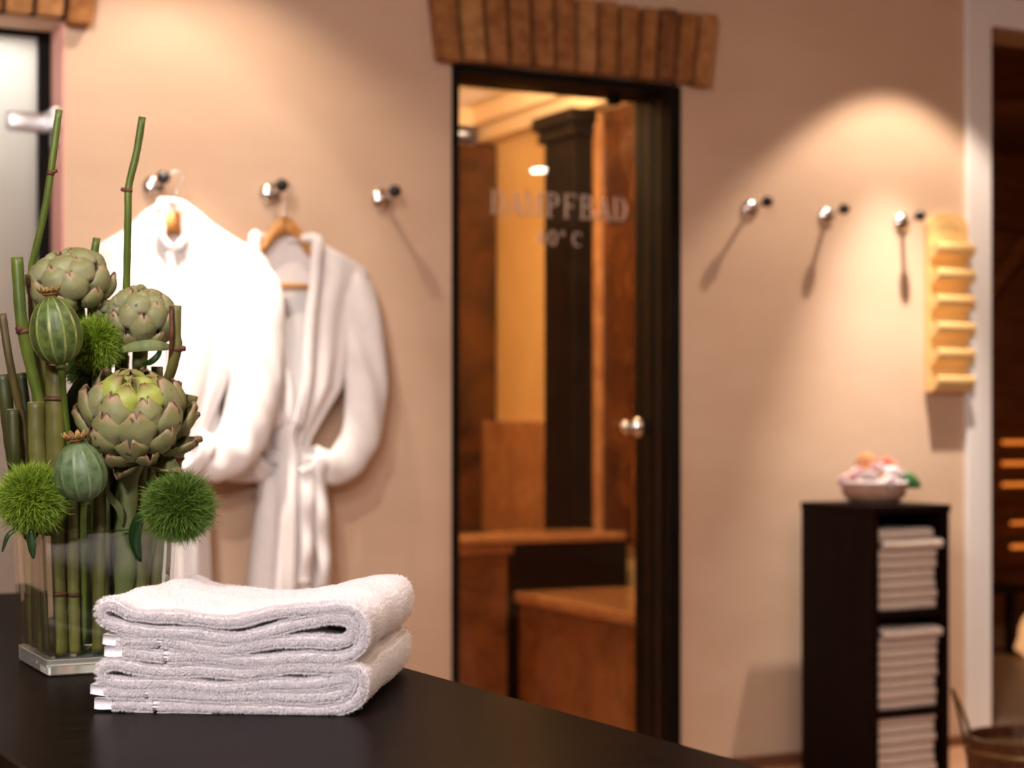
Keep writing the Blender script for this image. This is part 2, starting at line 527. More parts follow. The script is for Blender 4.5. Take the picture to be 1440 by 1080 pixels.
def cyl(bm, a, b, r0, r1=None, seg=20, cap=True):
    a, b = Vector(a), Vector(b)
    r1 = r0 if r1 is None else r1
    q = (b - a).to_track_quat('Z', 'Y')
    ra, rb = [], []
    for k in range(seg):
        t = 2 * math.pi * k / seg
        v = q @ Vector((math.cos(t), math.sin(t), 0))
        ra.append(bm.verts.new(a + v * r0))
        rb.append(bm.verts.new(b + v * r1))
    for k in range(seg):
        j = (k + 1) % seg
        bm.faces.new((ra[k], ra[j], rb[j], rb[k]))
    if cap:
        bm.faces.new(ra[::-1])
        bm.faces.new(rb)


def lathe(bm, c, prof, seg=28, q=None, rib=0, ribamp=0.0, uv=False, sx=1.0, sy=1.0):
    """profile [(r,z)] about the local z axis at c"""
    c = Vector(c)
    q = q or Matrix.Identity(3).to_quaternion()
    rings = []
    for (r, z) in prof:
        ring = []
        for k in range(seg):
            t = 2 * math.pi * k / seg
            rr = r * (1 + ribamp * math.cos(rib * t)) if rib else r
            ring.append(bm.verts.new(c + q @ Vector((rr * sx * math.cos(t), rr * sy * math.sin(t), z))))
        rings.append(ring)
    ul = bm.loops.layers.uv.verify() if uv else None
    for i in range(len(rings) - 1):
        for k in range(seg):
            j = (k + 1) % seg
            f = bm.faces.new((rings[i][k], rings[i][j], rings[i + 1][j], rings[i + 1][k]))
            if uv:
                us = (k / seg, (k + 1) / seg, (k + 1) / seg, k / seg)
                vs = (i, i, i + 1, i + 1)
                for l, u_, v_ in zip(f.loops, us, vs):
                    l[ul].uv = (u_, v_ / (len(rings) - 1))
    bm.faces.new(rings[0][::-1])
    bm.faces.new(rings[-1])


def catmull(pts, n):
    """pts list of tuples any dim -> n samples, near uniform"""
    P = np.array(pts, float)
    P = np.vstack([2 * P[0] - P[1], P, 2 * P[-1] - P[-2]])
    out = []
    segs = len(P) - 3
    for i in range(segs):
        p0, p1, p2, p3 = P[i:i + 4]
        for t in np.linspace(0, 1, 24, endpoint=False):
            out.append(0.5 * ((2 * p1) + (-p0 + p2) * t + (2 * p0 - 5 * p1 + 4 * p2 - p3) * t ** 2 +
                              (-p0 + 3 * p1 - 3 * p2 + p3) * t ** 3))
    out.append(P[-2])
    out = np.array(out)
    d = np.r_[0, np.cumsum(np.linalg.norm(np.diff(out[:, :min(3, out.shape[1])], axis=0), axis=1))]
    s = np.linspace(0, d[-1], n)
    return np.stack([np.interp(s, d, out[:, k]) for k in range(out.shape[1])], 1)


def tube(bm, pts, seg=14, cap=True, flat=None):
    """pts: rows (x,y,z,r). flat=(dir, factor) squeezes the section along dir"""
    rings = []
    up = Vector((0.13, 0.97, 0.2)).normalized()
    for i, p in enumerate(pts):
        a = Vector(pts[max(i - 1, 0)][:3])
        b = Vector(pts[min(i + 1, len(pts) - 1)][:3])
        t = (b - a).normalized()
        u = (up - t * up.dot(t)).normalized()
        w = t.cross(u)
        ring = []
        for k in range(seg):
            an = 2 * math.pi * k / seg
            v = u * math.cos(an) + w * math.sin(an)
            if flat:
                fd, ff = flat
                v = v - fd * (v.dot(fd) * (1 - ff))
            ring.append(bm.verts.new(Vector(p[:3]) + v * p[3]))
        rings.append(ring)
    for i in range(len(rings) - 1):
        for k in range(seg):
            j = (k + 1) % seg
            bm.faces.new((rings[i][k], rings[i][j], rings[i + 1][j], rings[i + 1][k]))
    if cap:
        bm.faces.new(rings[0][::-1])
        bm.faces.new(rings[-1])


def copy_tree(o, parent=None):
    c = o.copy()
    C.objects.link(c)
    c.parent = parent
    for ch in list(o.children):
        copy_tree(ch, c)
    return c


def struct(name, bm, m, parent=None):
    o = obj(name, bm, m, parent)
    if parent is None:
        o['kind'] = 'structure'
    return o


# ------------------------------------------------------------------ ROOM SHELL
X0, X1, YB, ZC = -3.0, 6.9, -7.6, 2.66
L0, L1 = 0.29, 1.06          # frosted door opening
D0, D1 = 2.164, 2.935        # steam door opening
S0, S1 = 4.165, 5.15          # sauna opening
ZT, ZS = 2.118, 2.42         # opening heads
WT = 0.20


def main_wall():
    bm = bmesh.new()
    box(bm, X0, L0, 0, WT, 0, ZC)
    box(bm, L0, L1, 0, WT, ZT, ZC)
    box(bm, L1, D0, 0, WT, 0, ZC)
    box(bm, D0, D1, 0, WT, ZT, ZC)
    box(bm, D1, S0, 0, WT, 0, ZC)
    box(bm, S0, S1, 0, WT, ZS, ZC)
    box(bm, S1, X1, 0, WT, 0, ZC)
    return bm


struct('wall_back', main_wall(), M['wall'])
struct('wall_left', bx(X0 - .1, X0, YB, WT, 0, ZC), M['wallback'])
struct('wall_right', bx(X1, X1 + .1, YB, 0, 0, ZC), M['wallback'])
struct('wall_front', bx(X0, X1, YB - .1, YB, 0, ZC), M['wallback'])
struct('floor', bx(X0 - .1, X1 + 1.5, YB - .1, 3.2, -0.1, 0), M['floor'])
struct('ceiling', bx(X0 - .1, X1 + .1, YB - .1, WT, ZC, ZC + .1), M['ceil'])
struct('baseboard_back', bx(D1 + .01, S0 - .10, -0.014, 0, 0, 0.035, bev=.003), M['base'])


def brick_lintel(name, xa, xb, z0, z1, widths, end_drop=0.0, mats=None, label=None):
    """flat arch of standing bricks, fanned a little"""
    base = struct(name, bx(xa + .012, xb - .012, -0.018, 0.03, z0 + .004, z1 - .006), M['mortar'])
    tot = sum(widths)
    xm, x = (xa + xb) / 2, xa
    for i, w in enumerate(widths):
        w = w / tot * (xb - xa)
        g = 0.0068
        a, b = x + g, x + w - g
        bm = bmesh.new()
        yo = -0.045 - random.uniform(0, .008)
        zz0 = z0 + random.uniform(-.003, .003) - (end_drop if i == len(widths) - 1 or (i == 0) else 0)
        zz1 = z1 + random.uniform(-.004, .004)
        vs = box(bm, a, b, yo, 0.0, zz0, zz1)
        for v in vs:
            fan = (v.co.x - xm) / (xb - xa) * 0.055
            if v.co.z > (z0 + z1) / 2:
                v.co.x += fan
        bmesh.ops.bevel(bm, geom=list(bm.edges), offset=.004, segments=2, affect='EDGES')
        m = M[(mats or ['brick1', 'brick2', 'brick3'])[random.choice([0, 0, 1, 1, 2])]]
        obj('brick', bm, m, base)
        x += w
    return base


lx0, lx1 = at_y(607, 100).x, at_y(990, 120).x
brick_lintel('trim_1', lx0, lx1, 2.120, 2.335, [35, 35, 33, 33, 32, 32, 31, 32, 30, 28, 30, 29, 30], 0.006)
ll1 = at_y(128, 30).x
brick_lintel('trim_2', ll1 - 0.93, ll1, 2.120, 2.335, [1] * 12, 0.012,
             ['brick3', 'brick1', 'brick3'])

# ---- left opening: pink reveal, dark frame, frosted glass door
struct('trim_3', bx(L1 - .006, L1, 0.002, WT, 0, ZT - .001), M['pink'])
d1 = empty('door_1', (L1 - .4, .14, 0), kind='structure')
fr = bmesh.new()
box(fr, L1 - .038, L1 - .008, .135, .175, 0, ZT)
box(fr, L0, L0 + .04, .135, .175, 0, ZT)
box(fr, L0 + .04, L1 - .038, .135, .175, ZT - .014, ZT)
obj('door_frame', fr, M['blackframe'], d1)
obj('glass_pane', bx(L0 + .042, L1 - .040, .15, .16, .01, ZT - .016, bev=.001), M['frosted'], d1)
hz = 1.875
hb = bmesh.new()
box(hb, at_y(9, 166, .12).x, at_y(74, 166, .12).x, .120, .150, hz - .027, hz + .027, bev=.012)
hg = obj('hinge', hb, M['steel'], d1, True)
tag(hg, 'brushed steel hinge')
hb = bmesh.new()
box(hb, L1 - .030, L1 - .0065, .012, .135, hz - .029, hz + .024, bev=.003)
box(hb, L1 - .018, L1 - .007, .035, .10, hz - .07, hz - .03, bev=.002)
obj('hinge_plate', hb, M['steel'], d1)
# small bright room behind
struct('wall_behind_frosted_door', bx(-.2, 1.7, 1.6, 1.65, 0, ZC), M['wallback'])
struct('wall_behind_frosted_door_left', bx(-.25, -.2, WT, 1.6, 0, ZC), M['ceil'])
struct('wall_behind_frosted_door_right', bx(1.7, 1.75, WT, 3.2, 0, ZC), M['ceil'])
struct('ceiling_behind_frosted_door', bx(-.25, 1.7, WT, 1.65, ZC, ZC + .05), M['ceil'])

# ---- steam door
d2 = empty('door_2', ((D0 + D1) / 2, .1, 0), kind='structure')
ft = 0.038
fr = bmesh.new()
box(fr, D0 + .001, D0 + .022, -.006, WT, 0, ZT - .008)
box(fr, D1 - ft, D1 - .001, -.012, WT, 0, ZT - .008)
box(fr, D0 + .022, D1 - ft, -.008, WT, ZT - .026, ZT - .008)
box(fr, D1 - ft - .004, D1 - ft, .02, .045, 0, ZT - .04)
obj('door_frame', fr, M['blackframe'], d2)
obj('brass_strip', bx(D1 - ft - .005, D1 - ft, .050, .056, 0, ZT - .04), M['brass'], d2)
gy = 0.118
g = obj('glass_pane', bx(D0 + .024, D1 - ft - .004, gy, gy + .008, .012, ZT - .028, bev=.0008), M['glass'], d2)
# pivots, clamp and knob
p = at_y(656, 191, gy)
hb = bx(p.x - .045, p.x + .03, gy - .016, gy + .024, p.z - .032, p.z + .030, bev=.004)
tag(obj('hinge', hb, M['chrome'], d2, True), 'chrome hinge plate')
p = at_y(864, 139, gy)
hb = bmesh.new()
box(hb, p.x - .016, p.x + .016, gy - .014, gy + .022, p.z - .018, p.z + .04, bev=.003)
obj('top_clamp', hb, M['blackframe'], d2)
p = at_y(893, 601, gy)
hb = bmesh.new()
lathe(hb, (p.x, gy - .048, p.z), [(.004, -.0), (.028, .002), (.033, .014), (.026, .026), (.014, .032), (.013, .048)], 24,
      Vector((0, 1, 0)).to_track_quat('Z', 'Y'))
lathe(hb, (p.x - .040, gy - .032, p.z), [(.018, 0), (.023, .006), (.020, .022), (.014, .032)], 20,
      Vector((0, 1, 0)).to_track_quat('Z', 'Y'))
tag(obj('door_knob', hb, M['chrome'], d2, True), 'round chrome knob')

# serif capitals as flat etched shapes; each glyph a list of polygons in a 0..1 box
def arc(cx, cz, rx, rz, a0, a1, n=12):
    return [(cx + rx * math.cos(math.radians(a0 + (a1 - a0) * k / n)),
             cz + rz * math.sin(math.radians(a0 + (a1 - a0) * k / n))) for k in range(n + 1)]


def ringpoly(cx, cz, ro, rzo, ri, rzi, a0, a1):
    return ('strip', arc(cx, cz, ro, rzo, a0, a1), arc(cx, cz, ri, rzi, a0, a1))


def rect(a, b, c, d):
    return [(a, c), (b, c), (b, d), (a, d)]


GL = {
    'D': [rect(.10, .24, 0, 1), rect(.02, .34, 0, .06), rect(.02, .34, .94, 1), rect(.2, .42, .94, 1), rect(.2, .42, 0, .06),
          ringpoly(.38, .5, .46, .5, .30, .43, -90, 90)],
    'A': [[(.0, 0), (.09, 0), (.50, .92), (.44, 1)], [(.66, 0), (.86, 0), (.52, 1), (.42, .94)], rect(.22, .68, .30, .37),
          rect(-.06, .20, 0, .05), rect(.58, .94, 0, .05)],
    'M': [rect(.06, .13, 0, 1), rect(.80, .94, 0, 1), [(.06, 1), (.20, 1), (.50, .12), (.44, .02)],
          [(.44, .02), (.51, .02), (.86, 1), (.80, 1)], rect(-.02, .22, 0, .05), rect(.72, 1.0, 0, .05),
          rect(-.02, .14, .95, 1), rect(.82, 1.0, .95, 1)],
    'P': [rect(.14, .28, 0, 1), rect(.05, .38, 0, .06), rect(.05, .45, .94, 1), rect(.25, .45, .44, .50),
          ringpoly(.42, .72, .34, .28, .19, .22, -90, 90)],
    'F': [rect(.14, .28, 0, 1), rect(.05, .38, 0, .06), rect(.05, .78, .94, 1), rect(.72, .78, .78, 1), rect(.25, .60, .48, .54),
          rect(.56, .61, .40, .62)],
    'B': [rect(.12, .26, 0, 1), rect(.03, .45, 0, .06), rect(.03, .45, .94, 1), rect(.25, .48, .50, .56),
          ringpoly(.42, .75, .30, .25, .16, .19, -90, 90), ringpoly(.44, .28, .36, .28, .21, .22, -90, 90)],
    '4': [rect(.50, .64, 0, 1), [(.02, .28), (.10, .28), (.56, .92), (.50, 1)], rect(.02, .80, .26, .33)],
    '0': [ringpoly(.42, .5, .36, .5, .22, .42, 0, 180), ringpoly(.42, .5, .36, .5, .22, .42, 180, 360)],
    'o': [ringpoly(.25, .82, .15, .17, .08, .10, 0, 180), ringpoly(.25, .82, .15, .17, .08, .10, 180, 360)],
    'C': [ringpoly(.48, .5, .42, .5, .28, .43, 50, 310), rect(.72, .78, .68, .92)],
}


def text_mesh(bm, text, x, z, h, w, y, th=.0012):
    for ch in text:
        for poly in GL[ch]:
            if poly[0] == 'strip':
                _, o_, i_ = poly
                quads = [[o_[k], o_[k + 1], i_[k + 1], i_[k]] for k in range(len(o_) - 1)]
            else:
                quads = [poly]
            for qd in quads:
                fr_ = [bm.verts.new((x + px_ * w, y, z + pz_ * h)) for px_, pz_ in qd]
                bk_ = [bm.verts.new((x + px_ * w, y - th, z + pz_ * h)) for px_, pz_ in qd]
                n = len(qd)
                bm.faces.new(fr_)
                bm.faces.new(bk_[::-1])
                for k in range(n):
                    bm.faces.new((fr_[k], bk_[k], bk_[(k + 1) % n], fr_[(k + 1) % n]))
        x += w * (1.16 if ch == 'M' else 0.98)


pa, pb = at_y(689, 300, gy), at_y(884, 311, gy)
bm = bmesh.new()
wl = (pb.x - pa.x) / 8.0
text_mesh(bm, 'DAMPFBAD', pa.x, pa.z - .002, .076, wl, gy - .0004)
tag(obj('lettering', bm, M['etch'], g), 'etched pale capitals reading DAMPFBAD')
pc = at_y(752, 344, gy)
bm = bmesh.new()
text_mesh(bm, '40oC', pc.x, pc.z, .046, .043, gy - .0004)
tag(obj('lettering', bm, M['etch'], g), 'smaller etched figures 40 degrees C')

# ---- sauna opening: white casing
d3 = empty('door_3', ((S0 + S1) / 2, 0, 0), kind='structure')
fr = bmesh.new()
box(fr, S0 - .104, S0, -.022, 0.0, 0, ZS + .105, bev=.004)
box(fr, S1, S1 + .104, -.022, 0.0, 0, ZS + .105, bev=.004)
box(fr, S0 - .0, S1 + .0, -.022, 0.0, ZS, ZS + .105, bev=.004)
obj('door_casing', fr, M['whiteframe'], d3)
fr = bmesh.new()
box(fr, S0 - .001, S0 + .012, 0, WT, 0, ZS)
box(fr, S1 - .012, S1 + .001, 0, WT, 0, ZS)
obj('jamb_lining', fr, M['saunawood'], d3)

# ------------------------------------------------------------------ STEAM ROOM
XR = 3.50
struct('wall_steam_right', bx(XR, XR + .1, WT, 3.2, 0, 2.5), M['ochre'])
struct('wall_steam_left', bx(1.76, 1.85, WT, 3.2, 0, 2.5), M['ochre'])
struct('wall_steam_end', bx(1.8, XR, 2.40, 2.5, 0, 2.44), M['marblered'])
struct('ceiling_steam_room', bx(1.8, XR + .1, WT, 3.2, 2.44, 2.5), M['steamceil'])
bm = bmesh.new()
box(bm, XR - .10, XR, WT, 2.40, 2.31, 2.37)
box(bm, XR - .16, XR, WT, 2.40, 2.37, 2.44)
box(bm, 1.85, XR - .16, 2.30, 2.40, 2.31, 2.44)
struct('trim_4', bm, M['cornice'])
# wall panels of brown marble right of the column
for (ya, yb) in ((.24, .78), (.80, 1.40)):
    o = struct('trim_5' if ya < .5 else 'trim_6', bx(XR - .03, XR, ya, yb, .62, 2.30, bev=.004), M['marblered'])
for k, (xa, xb, mm) in enumerate(((2.55, 3.12, 'marblered'), (3.14, 3.24, 'marblelight'), (3.26, 3.49, 'marblered'))):
    struct('trim_%d' % (7 + k), bx(xa, xb, 2.368, 2.399, 0.62, 2.3, bev=.004), M[mm])

col_ = empty('stone_column', (XR - .1, 1.57, 0), 'black stone corner column against the ochre wall behind the glass door', 'column')
bm = bx(XR - .13, XR - .001, 1.45, 1.70, 0, 2.20, bev=.006)
obj('shaft', bm, M['marbledark'], col_)
bm = bmesh.new()
box(bm, XR - .15, XR, 1.43, 1.72, 2.20, 2.25, bev=.006)
box(bm, XR - .17, XR, 1.41, 1.74, 2.251, 2.309, bev=.01)
obj('capital', bm, M['marbledark'], col_)
col2_ = empty('stone_column', (XR - .05, .15, 0), 'slim brown stone post by the right edge of the glass door', 'column')
bm = bx(XR - .05, XR + .0, 1.402, 1.448, .62, 2.30, bev=.006)
obj('shaft', bm, M['marblelight'], col2_)
col2_.location = (XR - .03, 1.42, 0)
col2_.children[0].location = -Vector(col2_.location)

bench = empty('stone_bench', (3.2, 1.1, 0), 'polished brown stone bench with armrest and high back inside the steam room', 'bench')
obj('riser', bx(2.985, XR - .001, .22, 1.18, 0, .42, bev=.006), M['marble'], bench)
obj('seat_slab', bx(2.965, XR - .001, .22, 1.18, .42, .462, bev=.008), M['marblelight'], bench)
bm = bmesh.new()
box(bm, 2.62, 2.955, 1.20, 1.42, 0, .635, bev=.008)
obj('armrest_post', bm, M['marble'], bench)
obj('armrest_wall', bx(2.957, XR - .001, 1.26, 1.42, 0, .635, bev=.004), M['marbledark'], bench)  # recess under the slab: its shade is put into the black stone colour
bm = bmesh.new()
box(bm, 2.58, 3.44, 1.16, 1.44, .637, .668, bev=.008)
box(bm, 2.60, 2.97, 1.18, 1.43, .600, .636, bev=.006)
obj('armrest_slab', bm, M['marblelight'], bench)
obj('far_seat', bx(2.95, XR - .14, 1.44, 2.36, 0, .60, bev=.006), M['marble'], bench)
obj('backrest', bx(XR - .09, XR - .001, 1.705, 2.362, .602, 1.09, bev=.012), M['marblelight'], bench)
obj('near_backrest', bx(XR - .08, XR - .031, .24, 1.10, .60, 1.02, bev=.012), M['marble'], bench)

# ------------------------------------------------------------------ SAUNA
struct('wall_sauna_end', bx(XR + .1, 8.3, 2.55, 2.65, 0, 2.5), M['saunawood'])
struct('wall_sauna_right', bx(8.2, 8.3, WT, 2.55, 0, 2.5), M['saunawood'])
struct('ceiling_sauna', bx(XR + .1, 8.3, WT, 2.65, 2.5, 2.56), M['saunawood'])
struct('floor_sauna', bx(XR + .1, 8.3, WT, 2.55, 0, .012), M['saunafloor'])
slats = empty('slatted_backrest', (6.5, 2.5, 0), 'dark sauna backrest of level slats with amber light between them', 'backrest')
for zc_ in (1.09, .985, .875, .76, .66, .55, .43):
    obj('slat', bx(5.6, 8.0, 2.40, 2.43, zc_ + .02, zc_ + .075, bev=.004), M['saunawood'], slats)
for zc_ in (.98, .87, .76, .56, .435):
    tag(obj('light_strip', bx(6.47 if zc_ > .6 else 6.53, 7.9, 2.44, 2.455, zc_ - .010, zc_ + .010), M['ledstrip'], slats),
        'glowing amber strip')
for xa in (5.8, 7.2):
    obj('upright', bx(xa, xa + .05, 2.46, 2.55, 0.02, 1.6, bev=.004), M['saunawood'], slats)
# timber beams added in place of reflections high in the sauna
st = empty('reflection_beams', (6.6, 2.45, 1.5), 'dark timber beams standing in for reflections high in the sauna', 'beams')
for (a_, b_) in (((6.2, 2.50, 1.5), (6.75, 2.50, 2.1)), ((6.15, 2.50, 2.15), (7.4, 2.50, 2.15))):
    bm = bmesh.new()
    cyl(bm, a_, b_, .05, seg=4)
    obj('beam', bm, M['saunawood'], st)
bn = empty('low_stool', (5.62, 1.75, 0), 'dark low wooden stool standing behind the glowing salt block', 'stool')
for dx in (0, .28):
    for dy in (0, .22):
        obj('leg', bx(5.48 + dx, 5.52 + dx, 1.62 + dy, 1.66 + dy, .012, .30, bev=.003), M['wenge'], bn)
obj('seat', bx(5.44, 5.85, 1.58, 1.92, .30, .335, bev=.006), M['wenge'], bn)
# glowing salt block
bm = bmesh.new()
bmesh.ops.create_icosphere(bm, subdivisions=3, radius=1)
for v in bm.verts:
    n_ = v.co.normalized()
    k = 1 + .18 * noise.noise(n_ * 2.2) + .08 * noise.noise(n_ * 5)
    v.co = Vector((n_.x * .17 * k, n_.y * .13 * k, max(-.10, n_.z * .15 * k)))
o = obj('salt_block', bm, M['salt'], None)
o.location = (5.83, 1.42, .113)
tag(o, 'glowing cream salt block on the sauna floor at the right edge', 'salt lamp')

# ------------------------------------------------------------------ ceiling lamp mirrored in the door glass
lp = empty('ceiling_light', (5.15, -4.87, ZC), 'round recessed downlight in the ceiling behind the camera', 'ceiling light')
bm = bmesh.new()
cyl(bm, (5.15, -4.87, ZC - .012), (5.15, -4.87, ZC - .001), .065, seg=28)
obj('rim', bm, M['chrome'], lp)
bm = bmesh.new()
cyl(bm, (5.15, -4.87, ZC - .016), (5.15, -4.87, ZC - .0125), .042, seg=28)
obj('diffuser', bm, M['lampdisc'], lp)

# ------------------------------------------------------------------ COUNTER
CZ = 0.78
ct = empty('counter', (.9, CAM.y + 1.28, 0), 'dark wood reception counter carrying the vase and the folded towels', 'counter')
ct.rotation_euler = (0, 0, math.radians(2.0))      # the counter stands two degrees off the wall's square
KX0, KX1, KY0, KY1 = -.566, 0.0, -.80, 1.93


def cpart(name, m, *a, bev=.003):
    bm_ = bx(*a, bev=bev)
    me_ = bpy.data.meshes.new(name)
    bm_.to_mesh(me_)
    bm_.free()
    me_.materials.append(M[m])
    o_ = bpy.data.objects.new(name, me_)
    C.objects.link(o_)
    o_.parent = ct
    return o_


cpart('countertop', 'counter', KX0, KX1, KY0, KY1, CZ - .045, CZ, bev=.0025)
cpart('front_panel', 'deskbody', KX1 - .07, KX1 - .03, KY0 + .03, KY1 - .03, 0, CZ - .045)
cpart('end_panel', 'deskbody', KX0 + .02, KX1 - .07, KY1 - .07, KY1 - .03, 0, CZ - .045)
cpart('end_panel', 'deskbody', KX0 + .02, KX1 - .07, KY0 + .03, KY0 + .07, 0, CZ - .045)
cpart('work_shelf', 'deskbody', KX0 - .42, KX0 + .20, KY0 + .08, KY1 - .08, CZ - .135, CZ - .10)

# ------------------------------------------------------------------ COAT HOOKS
hooks = [(216, 263), (380, 273), (537, 281), (1055, 294), (1162, 304), (1268, 313)]
hook_desc = ['chrome coat hook with black knob holding the nearest, left-hand bathrobe',
             'chrome coat hook with black knob holding the bathrobe next to the free hook',
             'free chrome coat hook with black knob just left of the steam room door',
             'free chrome coat hook right of the steam room door, nearest the door',
             'free chrome coat hook, middle one of the three right of the door',
             'free chrome coat hook right beside the wooden wall rack']
P_ARM = 0.10
HK = []
proto = None
for i, (px, py) in enumerate(hooks):
    w = at_y(px, py, 0)
    if proto is None:
        t = empty('coat_hook', w)
        bm = bmesh.new()
        lathe(bm, w, [(.032, 0), (.032, .004), (.029, .010), (.018, .015), (.011, .018)], 28,
              Vector((0, -1, 0)).to_track_quat('Z', 'Y'))
        obj('rosette', bm, M['chrome'], t, True)
        bm = bmesh.new()
        cyl(bm, w + Vector((0, -.012, 0)), w + Vector((0, -.085, .012)), .0085, .007, seg=16)
        obj('arm', bm, M['chrome'], t, True)
        bm = bmesh.new()
        lathe(bm, w + Vector((0, -.078, .011)), [(.008, 0), (.014, .003), (.0175, .010), (.018, .018), (.014, .026), (.005, .030)],
              24, Vector((0, -1, .15)).to_track_quat('Z', 'Y'))
        obj('knob', bm, M['blackknob'], t, True)
        proto = t
    else:
        t = copy_tree(proto)
        t.location = w
    tag(t, hook_desc[i], 'coat hook', 'coat hooks along the wall')
    HK.append(w)

# ------------------------------------------------------------------ ROBES
def hanger(hook, desc, yoff, span=.40, neck=None, hgt=.02):
    """wooden coat hanger on its wire, hung on the hook arm"""
    hx, hz_ = hook.x, hook.z
    t = empty('coat_hanger', (hx, -yoff, hz_), desc, 'hanger', 'wooden coat hangers')
    top = neck
    bm = bmesh.new()
    wire = catmull([(hx - .016, -yoff, hz_ + .008), (hx - .010, -yoff, hz_ + .026), (hx + .008, -yoff, hz_ + .026),
                    (hx + .016, -yoff, hz_ + .010), (hx + .008, -yoff, hz_ - .012), (hx, -yoff, hz_ - .03), (hx, -yoff, top - .01)], 30)
    tube(bm, [(*p_, .0022) for p_ in wire], 8)
    obj('wire_hook', bm, M['chrome'], t, True)
    for s in (-1, 1):
        bm = bmesh.new()
        arc_ = catmull([(0, 0), (.022, -.008), (.048, -.036), (.072, -.070), (.12, -.105), (span / 2, -.15)], 18)
        rings = []
        for k, (ax, az) in enumerate(arc_):
            hh = max(.012, hgt * (1 - .05 * k))
            d_ = .012 + .003 * k / 13
            rings.append([bm.verts.new((hx + s * ax, -yoff + dy, top + az + dz)) for dy, dz in
                          ((-d_, -hh), (-d_ * .8, hh * .7), (0, hh), (d_ * .8, hh * .7), (d_, -hh))])
        for a_, b_ in zip(rings[:-1], rings[1:]):
            for k in range(5):
                bm.faces.new((a_[k], a_[(k + 1) % 5], b_[(k + 1) % 5], b_[k]))
        bm.faces.new(rings[0])
        bm.faces.new(rings[-1][::-1])
        obj('shoulder_arm', bm, M['woodhanger'], t, True)
    bm = bmesh.new()
    cyl(bm, (hx - span * .44, -yoff, top - .165), (hx + span * .44, -yoff, top - .165), .008, seg=12)
    obj('trouser_bar', bm, M['woodhanger'], t, True)
    return t


def interp(tab, v):
    return float(np.interp(v, [a for a, _ in tab], [b for _, b in tab]))


